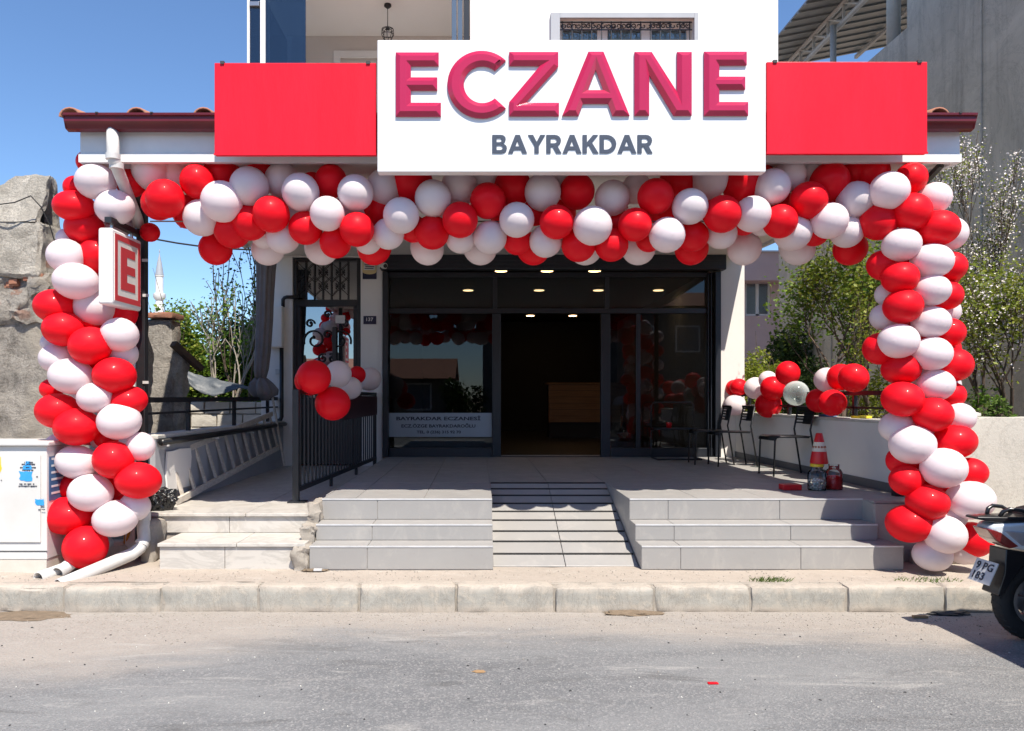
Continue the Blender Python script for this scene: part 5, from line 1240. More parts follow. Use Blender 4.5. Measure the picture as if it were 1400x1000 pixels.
# right-hand yard
XMIN[0] = 4.35
make_tree('leafy_tree', 'green leafy tree with thin dark trunk behind the right side wall', (X(1158, 9.8), 9.8, SW), (-.03, .02, 1), 1.45, .05, 4, 'leaf_mid', .062, 26, .12, 3, spread=.5, up=.08, kids=3)
make_tree('leafy_tree', 'dense green tree close behind the right balloon column', (X(1192, 10.6), 10.6, SW), (-.05, 0, 1), 1.25, .05, 4, 'leaf_yellow', .06, 22, .14, 19, spread=.55, up=.16, kids=3)
make_tree('blossom_tree', 'blossoming fruit tree against the concrete wall at the right edge', (X(1375, 9.6), 9.6, SW), (.02, 0, 1), 1.05, .06, 5, 'leaf_yellow', .05, 11, .15, 8, spread=.75, up=.25, kids=3, blossom=7)
make_tree('blossom_tree', 'tall upright blossoming branches beside the canopy end', (X(1350, 10.2), 10.2, SW), (.0, 0, 1), 1.45, .04, 5, 'leaf_yellow', .038, 4, .08, 12, spread=.46, up=.42, kids=3, blossom=12)
make_tree('sapling', 'thin yellow leaved sapling right of the pink house', (X(1118, 9.0), 9.0, SW), (-.12, 0, 1), 1.0, .02, 3, 'leaf_yellow', .045, 9, .06, 41, spread=.35, up=.35, kids=3)
make_bush('shrub', 'yellow green shrub just beyond the white column edge', (X(1038, 14.5), 14.5, SW), .55, .6, 2.1, 8000, 'leaf_yellow', .07, 5)
make_bush('shrub', 'dark shrub below the pink house window', (X(1066, 19), 19, SW), 1.2, .8, 3.3, 9000, 'leaf_dark', .10, 6)
make_bush('shrub', 'dark shrub behind the balloons on the right railing', (X(1100, 12.3), 12.3, SW), .9, .7, 2.1, 8000, 'leaf_dark', .065, 7)
make_bush('shrub', 'low leafy shrub between the two green trees', (X(1175, 11), 11, SW), .7, .6, 1.9, 5500, 'leaf_yellow', .05, 9)
make_bush('shrub', 'leafy shrub behind the beige wall under the blossom', (X(1330, 9.4), 9.4, SW), .6, .5, 1.5, 4000, 'leaf_mid', .05, 10)
make_bush('weed', 'leafy weed growing on top of the beige wall', (X(1366, 7.5), 7.52, 1.25), .16, .12, .30, 260, 'leaf_weed', .05, 14, 5)
make_bush('weed', 'thin weed beside the loose slab on the beige wall', (X(1345, 7.5), 7.52, 1.25), .10, .10, .22, 110, 'leaf_weed', .035, 15, 4)
XMIN[0] = -99
# left-hand garden
make_tree('fig_tree', 'bare pale branched fig tree with small leaf tufts on the left', (X(283, 12.6), 12.6, SW), (.12, 0, 1), 1.2, .06, 4, 'leaf_mid', .07, 4, .05, 22, bark='bark_pale', spread=.62, up=.34, kids=3, minr=.008)
make_tree('fig_tree', 'second bare tree with dark thin twigs next to the tied curtain', (X(345, 13.2), 13.2, SW), (.02, 0, 1), 1.5, .045, 4, 'leaf_dark', .06, 4, .05, 29, bark='bark', spread=.5, up=.5, kids=3, minr=.007)
make_bush('shrub', 'large leafy shrub below the bare fig tree', (X(290, 14), 14, SW), 1.3, .7, 3.0, 18000, 'leaf_mid', .08, 33, 18)
make_bush('shrub', 'dark leafy shrub beside the tied curtain', (X(345, 14.6), 14.6, SW), 1.1, .6, 2.9, 15000, 'leaf_dark', .08, 34, 18)
make_bush('shrub', 'olive green shrub below the minaret', (X(222, 13.5), 13.5, SW), .8, .6, 2.9, 6000, 'leaf_yellow', .075, 35, 9)
make_bush('shrub', 'low hedge far left of the bare tree seen through the posts', (X(250, 17), 17, SW), 2.6, .7, 2.2, 9000, 'leaf_dark', .11, 36, 12)
make_bush('shrub', 'small bush behind the ruined chimney', (X(84, 12), 12, SW), .5, .5, 4.3, 2500, 'leaf_mid', .09, 37, 6)

# ================================================================== BUILDINGS ROUND ABOUT
rn = thing('ruined_wall', 'old ruined stone and plaster wall with chimney at the left edge', 'wall', (-4.6, 7.7, SW))
me = rough_box(-9, X(186, 7.75), 7.72, 8.15, SW - .1, 2.42, .055, .05, 4, 50, .06)
for v in me.vertices:                                   # ragged top
    if v.co.z > 2.2:
        x = v.co.x; top = .55 * max(0, min(1, (-3.95 - x) / .3)); v.co.z += top * (v.co.z - 2.2) / .22 + .10 * mnoise.noise(Vector((x * 3, v.co.y * 3, 1)))
rough_build('wall', me, 'ruin_stucco', rn)
chx0, chx1, chy0, chy1 = -5.3, X(52, 7.62), 7.62, 8.06
ch = rough_build('chimney', rough_box(chx0, chx1 + .02, chy0, chy1, Z(378, 7.62), Z(300, 7.62), .035, .022, 5, 52, .03), 'ruin_plaster', rn)
rough_build('rubble_core', rough_box(chx0, X(74, 7.7), 7.66, 8.1, 2.3, Z(370, 7.7), .045, .07, 6, 55, .05), 'ruin_stucco', rn)
# leaning cap slabs forming a little open gable
zb, zt, ymid = Z(303, 7.62), Z(238, 7.75), (chy0 + chy1) / 2
def lean(ya, yb, name):
    m = MB(); x0b, x1b, x0t, x1t = chx0, X(47, 7.62), X(12, 7.62), X(61, 7.62) - .0
    m.prism([(x0b, ya, zb), (x1b, ya, zb), (x1t, yb, zt), (x0t, yb, zt)], (0, .06 if yb > ya else -.06, .02)); o = m.build(name, 'ruin_plaster', ch); return o
me = rough_box(0, 1, 0, 1, 0, 1, .06, 0, 1, 1, 0.0)
def slab(ya, yb, th, seed):
    me2 = me.copy(); x0b, x1b, x0t, x1t = chx0, chx1 - .015, X(13, 7.7), X(62, 7.7)
    for v in me2.vertices:
        u, w, s = v.co.x, v.co.z, v.co.y
        x = (x0b + (x1b - x0b) * u) * (1 - w) + (x0t + (x1t - x0t) * u) * w
        y = ya + (yb - ya) * w + th * s; z = zb + (zt - zb) * w
        v.co = Vector((x, y, z)) + mnoise.noise_vector(Vector((x * 7, y * 7, z * 7 + seed))) * .022 + mnoise.noise_vector(Vector((x * 24, y * 24, z * 24 + seed))) * .008
    return rough_build('cap_slab', me2, 'ruin_plaster', ch)
slab(chy0 - .01, ymid - .04, .07, 1); slab(chy1 - .06, ymid + .0, .07, 5)
MB().prism([(chx1 - .16, chy0 + .05, zb - .02), (chx1 - .16, chy1 - .02, zb - .02), (X(46, 7.7), ymid + .02, zt - .06)], (-.03, 0, 0)).build('gable_shade', 'strip_black', ch)  # black plate standing in for the shade inside the open gable
for i in range(9):                                      # bricks showing in the broken band
    px = rng.choice((6, 14, 22, 30, 38, 47, 55, 63, 70)) + rng.uniform(-3, 3); p = P(px, 383 + rng.uniform(-9, 9), 7.66)
    rough_build('brick', rough_box(p.x - .045, p.x + .05, 7.665 + rng.uniform(-.02, .03), 7.76, p.z - .025, p.z + .03, .04, .008, 9, 60 + i, .008), 'brick_old', rn)
MB().tube([P(-10, 281, 7.5), P(20, 277, 7.5), P(42, 268, 7.5), P(56, 283, 7.55), P(68, 308, 7.6), P(77, 338, 7.65)], .006, 6).build('old_cable', 'strip_black', rn)

r2 = thing('garden_wall', 'lower ruined wall with brick coping seen behind the left post', 'wall', (-3.9, 9.4, SW))
rough_build('wall', rough_box(-6, X(238, 9.4), 9.35, 9.65, SW - .1, Z(437, 9.4), .10, .03, 4, 70, .03), 'ruin_stucco', r2)
rough_build('coping_brick', rough_box(X(203, 9.4), X(240, 9.4), 9.3, 9.7, Z(436, 9.4), Z(428, 9.4), .04, .010, 7, 71, .01), 'brick_old', r2)
rough_build('broken_edge', rough_box(X(233, 9.5), X(252, 9.5), 9.4, 9.7, SW, Z(480, 9.5), .05, .05, 6, 72, .05), 'ruin_plaster', r2)
MB().bar(P(237, 470, 9.25), P(275, 505, 9.6), .09, .07).build('fallen_beam', 'beam_old', r2)
bw = thing('block_wall', 'pale block wall seen through the left railing', 'wall', (X(300, 11.9), 11.9, SW))
MB().box(X(244, 12), X(372, 12), 11.93, 12.1, SW - .05, Z(550, 12)).build('core', 'rough_concrete', bw)
for r_i in range(5):
    z1 = Z(549, 11.9) - r_i * .2; x = X(244, 11.9) - (.2 if r_i % 2 else 0)
    while x < X(372, 11.9):
        rough_build('block', rough_box(x + .006, x + .394, 11.88 + rng.uniform(0, .015), 11.99, z1 - .193, z1 - .004, .07, .008, 6, int(x * 50) % 97 + r_i, .008), 'cushion_block', bw); x += .4
tp = thing('tarpaulin', 'dark crumpled tarpaulin lying over the block wall', 'tarpaulin', P(300, 520, 11.6))
v = []; nu, nv = 26, 8
for j in range(nv):
    for i in range(nu):
        a, b = i / (nu - 1), j / (nv - 1); px = 243 + 100 * a; top = 506 + 24 * a; drop = 4 + 26 * math.sin(math.pi * min(1, a * 1.15)) * (1 - .5 * a)
        py = top + b * drop; d = 11.72 + .22 * (1 - b) + .05 * mnoise.noise(Vector((a * 7, b * 4, 2)))
        v.append(P(px, py + 2.5 * mnoise.noise(Vector((a * 9, b * 5, 0))), d))
m = MB(); m.v = [tuple(q) for q in v]; m.f = [(j * nu + i, j * nu + i + 1, (j + 1) * nu + i + 1, (j + 1) * nu + i) for j in range(nv - 1) for i in range(nu - 1)]
m.build('sheet', 'tarp', tp, smooth=True).modifiers.new('thick', 'SOLIDIFY').thickness = .01

mn = thing('minaret', 'distant white minaret with pointed spire', 'minaret', (X(218, 150), 150, 0))
c = Vector((X(218, 150), 150, 0)); zt = lambda py: Z(py, 150)
MB().lathe([(1.0, 0), (.85, zt(420)), (.72, zt(412))], c, 16).build('shaft', 'minaret', mn, auto=40)
MB().lathe([(.75, zt(411)), (1.15, zt(407)), (1.15, zt(402)), (.8, zt(401))], c, 16).build('balcony', 'minaret', mn, auto=40)
MB().lathe([(.72, zt(400.5)), (.72, zt(379)), (.85, zt(378)), (.85, zt(377))], c, 16).build('upper_shaft', 'minaret', mn, auto=40)
MB().lathe([(.80, zt(376.5)), (.45, zt(360)), (.05, zt(346.5))], c, 16).build('spire', 'lead', mn, auto=40)
MB().lathe([(.06, zt(346)), (.12, zt(344)), (.04, zt(341))], c, 8).build('finial', 'lead', mn)

cb_ = thing('concrete_building', 'tall bare concrete building with open tin roof at the right', 'building', (8, 14, SW))
MB().box(8, 17, 7.9, 14.36, 0, 15).build('tall_wall', 'concrete_bare', cb_)
MB().box(8.002, 17, 14.361, 20.5, 0, 8.5).build('lower_wall', 'concrete_bare', cb_)
for y, w in ((9.4, .35), (12.2, .4), (17.4, .35)): MB().box(7.965, 7.999, y, y + w, 0, 8.4 if y > 14 else 14.9).build('pilaster', 'concrete_bare', cb_, bevel=.01)
rf = MB().prism([(7.55, 12.5, 10.72), (16, 12.5, 12.4), (16, 12.5, 12.44), (7.55, 12.5, 10.76)], (0, 9.2, 0)).build('tin_roof', 'tin_roof', cb_)
for i in range(22):
    y = 12.7 + i * .42; MB().prism([(7.55, y, 10.68), (16, y, 12.36), (16, y, 12.399), (7.55, y, 10.719)], (0, .07, 0)).build('rib', 'tin_roof', rf)
for x in (8.6, 10.6, 12.6): MB().box(x, x + .08, 12.5, 21.7, 10.72 + (x - 7.55) * .199 - .16, 10.72 + (x - 7.55) * .199 - .07).build('purlin', 'truss', cb_)
tx = 8.45
MB().tube([(tx, 14.4, 9.4 + .9), (tx, 21.5, 10.3)], .06, 8).build('truss_chord', 'truss', cb_); MB().tube([(tx, 14.4, 10.75), (tx, 21.5, 10.75)], .05, 8).build('truss_chord', 'truss', cb_)
for i in range(9):
    y = 14.6 + i * .8; MB().tube([(tx, y, 10.32), (tx, y, 10.74)], .035, 6).build('truss_web', 'truss', cb_)
    MB().tube([(tx, y, 10.32), (tx, y + .8, 10.74)], .03, 6).build('truss_web', 'truss', cb_)
MB().tube([(8.15, 15.1, 8.5), (8.15, 15.1, 10.8)], .13, 12).build('roof_post', 'truss', cb_, smooth=True)
for y in (18, 20): MB().tube([(8.3, y, 8.5), (8.3, y, 10.3)], .07, 10).build('roof_post', 'truss', cb_, smooth=True)

pk = thing('pink_house', 'pink house with a white framed window beyond the yard', 'house', (7.5, 25, SW))
D = 24.5
hx0, hx1 = X(1019, D + .6), X(1054, D + .6); hz0, hz1 = Z(432, D + .6), Z(384.5, D + .6); px1 = X(1090, D)
m = MB().box(3, hx0, D + .6, 32, 0, Z(384, D)).box(hx1, px1 - .05, D + .6, 32, 0, Z(384, D)).box(hx0, hx1, D + .6, 32, 0, hz0).box(hx0, hx1, D + .6, 32, hz1, Z(384, D) + .001); m.build('wall', 'pink_render', pk)
MB().box(3, px1, D, 32, Z(383.5, D), Z(345, D)).build('balcony_band', 'pink_render', pk)
MB().box(2.95, px1 + .06, D - .06, 32, Z(344.9, D), Z(343, D)).build('coping', 'fascia_grey', pk)
MB().prism([(7.6, D + .4, Z(343, D)), (9.4, D + .4, Z(343, D)), (9.4, D + 2, Z(331, D)), (7.6, D + 2, Z(331, D))], (0, 0, .08)).build('skylight', 'window_glass', pk)
wf = MB(); 
for a, b, c_, d_ in ((hx0, hx0 + .07, hz0, hz1), (hx1 - .07, hx1, hz0, hz1), ((hx0 + hx1) / 2 - .05, (hx0 + hx1) / 2 + .05, hz0, hz1), (hx0 + .07, hx1 - .07, hz0, hz0 + .07), (hx0 + .07, hx1 - .07, hz1 - .07, hz1)): wf.box(a, b, D + .68, D + .75, c_, d_)
w_ = wf.build('window_frame', 'fascia_white', pk)
MB().box(hx0, hx1, D + .71, D + .715, hz0, hz1).build('pane', 'window_glass', w_); MB().box(hx0, hx1, D + 1.0, D + 1.02, hz0, hz1).build('curtain', 'room_ceiling', pk)

# across the road, seen only in the shop glass
def far_house(label, x0, x1, y, h, mat, floors):
    t = thing('house', label, 'house', ((x0 + x1) / 2, y, .15)); MB().box(x0, x1, y - 6, y, .1, h).build('wall', mat, t)
    MB().prism([(x0 - .5, y + .5, h), (x0 - .5, y - 6.5, h), (x0 - .5, y - 3, h + 1.1)], (x1 - x0 + 1, 0, 0)).build('roof', 'clay_tile', t)
    nw = int((x1 - x0) / 2.2)
    for f_ in range(floors):
        for i in range(nw):
            wx = x0 + (x1 - x0) * (i + .5) / nw; wz = 1.0 + f_ * 2.8
            w = MB().box(wx - .6, wx + .6, y + .001, y + .03, wz, wz + 1.3).build('window', 'fascia_white', t); MB().box(wx - .52, wx + .52, y + .031, y + .035, wz + .08, wz + 1.22).build('pane', 'blue_tint', w)
    return t
hh = far_house('low pale house across the road, mirrored in the left shop glass', -9, -1.6, -13, 2.5, 'house_far', 1)
MB().box(-4.2, -2.2, -13, -11.9, 2.3, 2.4).build('awning', 'beam_old', hh)
far_house('taller grey house across the road, mirrored in the shop glass', .2, 20, -14, 6.0, 'house_far_b', 2)
make_bush('shrub', 'garden bush across the road, mirrored in the shop glass', (-.6, -11, .15), 1.2, .9, 2.4, 2500, 'leaf_dark', .16, 61)

# overhead cable behind the canopy
for lab, a, b in (('thin cable crossing the sky behind the left post', P(60, 280, 16), P(372, 343, 16)),):
    pts = [a + (b - a) * (i / 12) - Vector((0, 0, .25 * math.sin(math.pi * i / 12))) for i in range(13)]
    tag(MB().tube(pts, .018, 6).build('cable', 'strip_black', smooth=True), lab, 'cable')

# ================================================================== SCOOTER
sx, sy = X(1407, 5.0) + .12, 5.0
st_ = thing('motor_scooter', 'silver and black motor scooter parked at the right edge, rear end showing', 'scooter', (sx, sy, 0), R(1.5), local=True)
def wheel(cx, name, r=.262, w=.055):
    t = MB(); n = 40
    prof = [(r - .105, -.035), (r - .10, -.05), (r - .06, -w), (r - .02, -w * .8), (r, -w * .3), (r + .002, 0), (r, w * .3), (r - .02, w * .8), (r - .06, w), (r - .10, .05), (r - .105, .035)]
    for rr_, y in prof:
        for j in range(n):
            a = 2 * math.pi * j / n; t.v.append((cx + rr_ * math.cos(a), y, r + rr_ * math.sin(a)))
    k = len(prof)
    for i in range(k):
        for j in range(n): t.f.append((i * n + j, i * n + (j + 1) % n, ((i + 1) % k) * n + (j + 1) % n, ((i + 1) % k) * n + j))
    wh = t.build(name, 'rubber', st_, smooth=True)
    tr = MB()
    for j in range(30):
        a = 2 * math.pi * j / 30
        for s in (-1, 1):
            p, q = Vector((cx + (r + .001) * math.cos(a), s * .004, r + (r + .001) * math.sin(a))), Vector((cx + (r - .022) * math.cos(a + .14), s * .044, r + (r - .022) * math.sin(a + .14)))
            tr.bar(p, q, .012, .006)
    tr.build('tread', 'rubber', wh)
    rm = MB()
    for (ro, ri, y0, y1) in ((r - .10, r - .125, -.045, .045),):
        ring = []
        for rr_, y in ((ro, y0), (ro, y1), (ri, y1), (ri, y0)):
            for j in range(n): a = 2 * math.pi * j / n; rm.v.append((cx + rr_ * math.cos(a), y, r + rr_ * math.sin(a)))
        for i in range(4):
            for j in range(n): rm.f.append((i * n + j, i * n + (j + 1) % n, ((i + 1) % 4) * n + (j + 1) % n, ((i + 1) % 4) * n + j))
    for j in range(5):
        for da in (-.13, .13):
            a = 2 * math.pi * j / 5 + .3; rm.bar((cx + .03 * math.cos(a), -.02, r + .03 * math.sin(a)), (cx + (r - .12) * math.cos(a + da), -.03, r + (r - .12) * math.sin(a + da)), .018, .02, (0, 1, 0))
    rm.tube([(cx, -.05, r), (cx, .05, r)], .035, 14); rm.build('rim', 'alloy', wh)
    dsk = MB().tube([(cx, .03, r), (cx, .034, r)], .10, 24).build('brake_disc', 'orange_hose' if False else 'alloy', wh)
wheel(-.10, 'rear_wheel'); wheel(1.28, 'front_wheel', .25, .048)
def side_loft(name, pts, hw, mat, taper=lambda x: 1, bev=.03, y0=None, parent=None):
    m = MB(); n = len(pts)
    for s in ((-1, 1) if y0 is None else (y0,)): pass
    m.prism([(x, -hw * taper(x), z) for x, z in pts], (0, 1, 0))
    for i in range(n): x, z = pts[i]; m.v[n + i] = (x, hw * taper(x), z)
    return m.build(name, mat, parent or st_, bevel=bev, seg=3, auto=50)
tp_ = lambda x: 1 - .55 * max(0, min(1, (-.02 - x) / .45))
side_loft('rear_fairing', [(-.44, .735), (-.40, .765), (-.1, .785), (.3, .75), (.5, .66), (.5, .50), (.30, .46), (.08, .545), (-.14, .585), (-.31, .615)], .155, 'scooter_silver', tp_, .025)
side_loft('tail_lens', [(-.452, .735), (-.37, .722), (-.26, .628), (-.32, .612), (-.40, .66)], .152, 'lens_red', lambda x: tp_(x) * 1.02, .008)
side_loft('clear_lens', [(-.362, .728), (-.20, .715), (.0, .662), (-.20, .632), (-.255, .63)], .153, 'lens_clear', lambda x: tp_(x) * 1.03, .008)
side_loft('indicator_lens', [(-.20, .675), (-.155, .685), (-.135, .665), (-.18, .65)], .154, 'lens_amber', lambda x: tp_(x) * 1.04, .006)
side_loft('tail_cap', [(-.515, .795), (-.50, .812), (-.30, .812), (.0, .815), (.0, .79), (-.38, .772)], .13, 'scooter_black', tp_, .012)
side_loft('seat', [(-.17, .81), (-.12, .85), (0, .872), (.12, .85), (.40, .83), (.58, .80), (.60, .76), (.2, .78), (-.1, .80)], .145, 'seat_vinyl', lambda x: .75 + .25 * max(0, min(1, (x + .3) / .3)), .03)
for s in (-1, 1): MB().tube([(-.36, s * .06, .812), (-.345, s * .07, .845), (-.31, s * .08, .862), (-.24, s * .09, .855), (-.17, s * .10, .815)], .013, 8).build('grab_rail', 'scooter_black', st_, smooth=True)
side_loft('inner_fender', [(-.33, .605), (-.12, .575), (.1, .53), (.28, .45), (.24, .40), (.10, .50), (-.12, .535), (-.22, .50), (-.32, .36), (-.36, .30), (-.385, .31), (-.34, .45)], .08, 'scooter_black', lambda x: 1, .006)
pq = MB().prism([(-.392, -.10, .515), (-.392, .10, .515), (-.455, .10, .375), (-.455, -.10, .375)], (-.006, 0, .002)); pob = pq.build('number_plate', 'plate', st_)
def plate_text(s_, u0, u1, w0, w1):
    mb = text_mb(s_, u0, u1, w0, w1, 0, .002, .015)
    A, U, Wv = Vector((-.398, .10, .517)), Vector((0, -.2, 0)), Vector((-.063, 0, -.14)); N = Vector((-.9, 0, .4)).normalized()
    mb.v = [tuple(A + U * v[0] + Wv * (1 - v[2]) + N * (-v[1] + .0015)) for v in mb.v]; mb.build('plate_lettering', 'ink', pob)
plate_text('9 PG', .12, .90, .56, .90); plate_text('183', .14, .66, .12, .46)
side_loft('engine', [(-.05, .33), (.05, .40), (.45, .40), (.50, .28), (.35, .18), (.05, .20)], .09, 'scooter_black', lambda x: 1, .02)
MB().tube([(.45, -.12, .22), (.2, -.13, .22), (.05, -.135, .24), (-.02, -.13, .25)], [.03, .045, .045, .035], 12).build('exhaust', 'scooter_black', st_, auto=40)
side_loft('footboard', [(.48, .34), (.95, .30), (.98, .24), (.48, .24)], .17, 'scooter_black', lambda x: 1, .01)
side_loft('front_shield', [(.93, .28), (1.02, .30), (1.10, .70), (1.06, .92), (.98, .90), (.96, .55)], .20, 'scooter_silver', lambda x: 1, .03)
side_loft('front_fender', [(1.04, .50), (1.15, .56), (1.32, .56), (1.46, .46), (1.44, .43), (1.30, .51), (1.16, .51)], .06, 'scooter_silver', lambda x: 1, .01)
MB().tube([(1.06, 0, .85), (1.28, 0, .26)], .03, 10).build('fork', 'alloy', st_, smooth=True)
MB().tube([(.94, -.34, 1.02), (1.02, -.12, 1.0), (1.04, 0, .98), (1.02, .12, 1.0), (.94, .34, 1.02)], .016, 8).build('handlebar', 'scooter_black', st_, smooth=True)
side_loft('handlebar_cowl', [(.95, .95), (1.0, 1.06), (1.10, 1.04), (1.12, .95)], .12, 'scooter_silver', lambda x: 1, .02)
MB().tube([(.5, -.06, .24), (.46, -.2, .02)], .012, 8).build('stand', 'alloy', st_)
for s in (-1, 1):
    MB().tube([(.98, s * .3, 1.02), (1.0, s * .36, 1.18)], .007, 6).build('mirror_stalk', 'scooter_black', st_); MB().lathe([(.055, -.02), (.06, 0), (.04, .02)], (1.0, s * .36, 1.2), 14).build('mirror', 'scooter_black', st_)

# unseen van, added right of frame to cast the shadow on scooter and kerb
car = thing('shadow_caster_van', 'unseen grey van, added to shade the scooter and kerb', 'van', (5.5, 3.8, 0))
cx_, y0_, y1_ = 3.46, 2.95, 4.62
pm('van_paint', (.10, .105, .115), (.09, .094, .10), 3, .28, metal=.3, coat=.6)
def van_loft(name, prof, ya, yb, mat, bev, lean=0.0):
    m = MB(); n = len(prof); m.prism([(cx_ + a, ya, z) for a, z in prof], (0, yb - ya, 0))
    if lean:
        for k_ in range(2 * n):
            x_, y_, z_ = m.v[k_]; t_ = max(0, (z_ - .95) / .7); m.v[k_] = (x_, y_ + (lean if y_ < 3.8 else -lean) * t_, z_)
    return m.build(name, mat, car, bevel=bev, seg=3, auto=40)
van_loft('body', [(0, .30), (0, .90), (.03, 1.45), (.14, 1.64), (2.5, 1.66), (2.75, 1.58), (3.45, 1.08), (4.15, .95), (4.32, .75), (4.34, .30)], y0_, y1_, 'van_paint', .06, .10)
for y_, s_ in ((y0_ - .004, 1), (y1_ - .016, -1)):
    for a, b in ((.35, 1.25), (1.32, 2.2), (2.27, 3.1)):
        zt_ = 1.52; pr = [(a, 1.0), (b, 1.0), (b - (.42 if b > 3 else 0), zt_), (a, zt_)]
        m = MB().prism([(cx_ + q[0], y_ + s_ * .10 * max(0, (q[1] - .95) / .7), q[1]) for q in pr], (0, .02, 0)); m.build('side_window', 'scooter_black', car)
m = MB().box(cx_ - .004, cx_ + .05, y0_ + .22, y1_ - .22, 1.0, 1.42).build('rear_window', 'scooter_black', car, bevel=.01)
for x_ in (.75, 3.5):
    for y_ in (y0_ - .01, y1_ - .17):
        w = MB().tube([(cx_ + x_, y_, .31), (cx_ + x_, y_ + .18, .31)], .31, 28).build('wheel', 'rubber', car, auto=40); MB().tube([(cx_ + x_, y_ - .006, .31), (cx_ + x_, y_ + .186, .31)], .2, 20).build('hubcap', 'alloy', w, auto=40)
for x_ in (.75, 3.5):
    for y_ in (y0_ - .003, y1_ - .017): MB().tube([(cx_ + x_, y_, .34), (cx_ + x_, y_ + .02, .34)], .39, 30).build('wheel_arch', 'rubber', car, auto=40)
for y_ in (y0_ - .003, y1_ - .009):
    for x_ in (.30, 1.285, 2.235, 3.2): MB().box(cx_ + x_ - .004, cx_ + x_ + .004, y_, y_ + .012, .45, .99).build('door_seam', 'strip_black', car)
    MB().box(cx_ + .4, cx_ + 3.1, y_ - .012, y_ + .02, .60, .67).build('side_trim', 'rubber', car, bevel=.006)
    for x_ in (1.4, 2.35): MB().box(cx_ + x_, cx_ + x_ + .16, y_ - .02, y_ + .03, .88, .905).build('door_handle', 'scooter_black', car, bevel=.006)
for y_ in (y0_ + .04, y1_ - .16): MB().box(cx_ - .012, cx_ + .03, y_, y_ + .12, .72, 1.15).build('tail_light', 'lens_red', car, bevel=.01)
MB().box(cx_ - .04, cx_ + .1, y0_ + .03, y1_ - .03, .34, .56).build('bumper', 'scooter_black', car, bevel=.03)

# ================================================================== SMALL THINGS ON THE GROUND
def grass(label, base, n, h, rad, seed):
    rs_ = np.random.default_rng(seed); b = np.array(base); v, f = [], []
    for i in range(n):
        a, q = rs_.uniform(0, 6.28), rad * math.sqrt(rs_.random()); p = b + np.array([math.cos(a) * q * 1.6, math.sin(a) * q * .6, 0]); d = rs_.normal(size=2) * h * .6; L = h * rs_.uniform(.5, 1.2); w = .003
        k = len(v); v += [p + [w, 0, 0], p - [w, 0, 0], p + [d[0] * .4, d[1] * .4, L * .6], p + [d[0], d[1], L]]; f += [(k, k + 1, k + 2), (k, k + 2, k + 3)]
    t = np_mesh('grass_tuft', np.array(v), np.array(f), 'leaf_weed', kind='stuff'); tag(t, label, 'grass')
grass('green grass tuft in the pavement behind the kerb', (X(1052, 5.86), 5.86, SW - .01), 160, .035, .10, 2)
grass('thin grass line along the pavement by the scooter', (X(1268, 5.86), 5.86, SW - .01), 130, .03, .16, 4)
def heap(name, label, cat, px, py, d, r, sz, mat, seed, z):
    p = P(px, py, d); p.z = z; return tag(rough_build(name, crumple(p, r, sz, .7, seed, 3), mat), label, cat)
d0 = CZ * F / (842 - PY)
heap('dirt_heap', 'small heap of brown dirt at the kerb below the ramp', 'dirt', 866, 842, KY - .05, .10, (2.3, .6, .25), 'dirt_pile', 4, .0)
heap('dirt_heap', 'damp brown dirt patch at the kerb on the far left', 'dirt', 36, 840, 5.55, .22, (1.5, .6, .05), 'dirt_pile', 8, .0)
heap('debris', 'brown rubble crumbs at the foot of the tiled steps', 'rubble', 430, 778, 6.2, .05, (2.2, .7, .22), 'dirt_pile', 12, SW)
heap('leaf_litter', 'dark heap of litter at the kerb beside the scooter', 'litter', 1297, 846, KY - .06, .08, (2.0, .6, .3), 'litter_dark', 14, .005)
tag(MB().box(X(1246, 5.5), X(1266, 5.5), 5.47, 5.50, .003, .02).build('wood_chip', 'stick', bevel=.003), 'short brown stick on the road near the kerb', 'stick')
tag(heap('brown_leaf', 'brown flattened leaf lying on the asphalt', 'leaf', 655, 919, CZ * F / (919 - PY), .035, (1.1, .7, .12), 'stick', 21, .003))
tag(MB().box(X(968, 4.22), X(982, 4.22), 4.21, 4.235, .002, .008).build('balloon_scrap', 'balloon_red', bevel=.002), 'scrap of red balloon on the asphalt', 'scrap')
for px, py, lab in ((326, 773, 0), (606, 844, 1)): pass
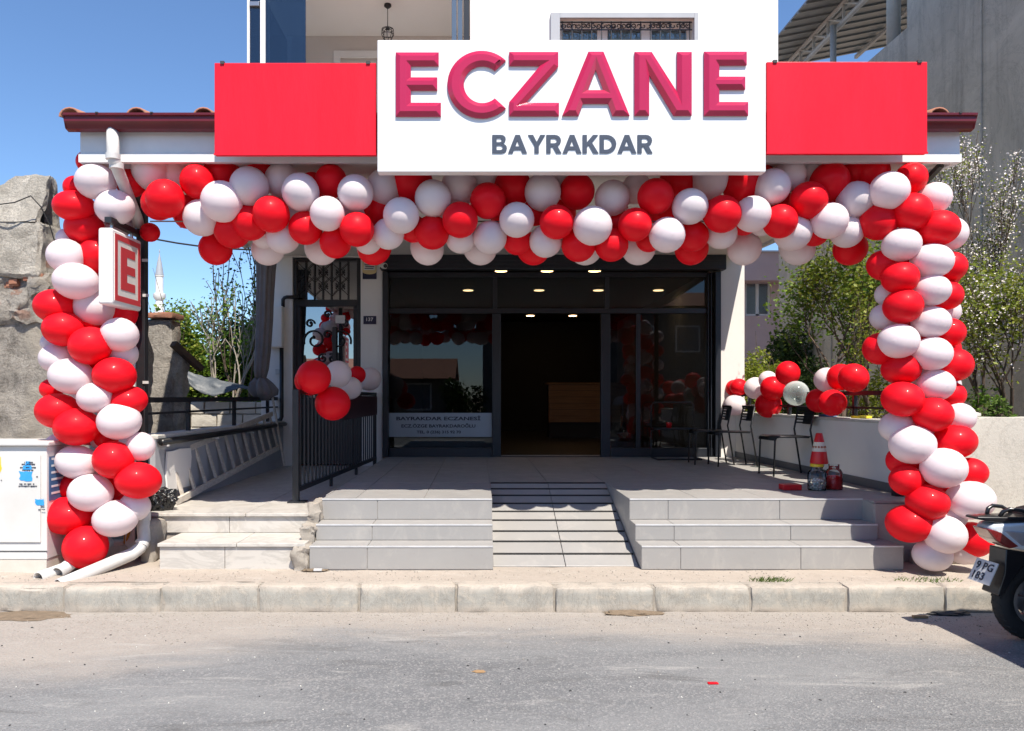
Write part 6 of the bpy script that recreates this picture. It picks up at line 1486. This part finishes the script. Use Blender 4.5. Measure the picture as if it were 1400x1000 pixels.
tag(MB().box(X(430, 6.2), X(441, 6.2), 6.16, 6.19, SW, SW + .016).build('tile_chip', 'tile_edge', bevel=.002), 'white tile chip at the foot of the grey steps', 'chip')
# loose grit
def grit(name, label, n, fx, smin, smax, mat, seed):
    rs_ = np.random.default_rng(seed); o = np.array([(1, 0, 0), (-1, 0, 0), (0, 1, 0), (0, -1, 0), (0, 0, .8), (0, 0, -.5)]); fc = np.array([(0, 2, 4), (2, 1, 4), (1, 3, 4), (3, 0, 4), (2, 0, 5), (1, 2, 5), (3, 1, 5), (0, 3, 5)])
    p = fx(rs_, n); s = rs_.uniform(smin, smax, (n, 1, 1)) ** 1.0 * rs_.uniform(.6, 1.3, (n, 1, 3)); a = rs_.uniform(0, 6.28, n)
    loc = o[None] * s; ca, sa = np.cos(a)[:, None], np.sin(a)[:, None]; q = loc.copy(); q[..., 0] = loc[..., 0] * ca - loc[..., 1] * sa; q[..., 1] = loc[..., 0] * sa + loc[..., 1] * ca
    v = (q + p[:, None]).reshape(-1, 3); f = (fc[None] + np.arange(n)[:, None, None] * 6).reshape(-1, 3)
    tag(np_mesh(name, v, f, mat, kind='stuff'), label, 'gravel')
def on_road(rs_, n):
    y = KY - .03 - np.abs(rs_.normal(size=n)) * .32; return np.stack([rs_.uniform(-6, 6.5, n), y, np.full(n, .001)], 1)
def on_road2(rs_, n): return np.stack([rs_.uniform(-5, 5.5, n), rs_.uniform(2.8, KY - .1, n), np.full(n, .001)], 1)
def on_pave(rs_, n): return np.stack([rs_.uniform(-4.5, 5.5, n), rs_.uniform(KY + .1, 6.2, n), np.full(n, SW - .002)], 1)
grit('gravel', 'pale grit washed against the kerb', 2600, on_road, .002, .007, 'rough_concrete', 1)
grit('dark_grit', 'dark bitumen crumbs scattered on the road', 260, on_road2, .003, .009, 'litter_dark', 2)
grit('pale_grit', 'pale chips scattered on the road', 420, on_road2, .002, .007, 'coping', 3)
grit('pavement_grit', 'grit lying on the pavement', 900, on_pave, .002, .007, 'rough_concrete', 5)
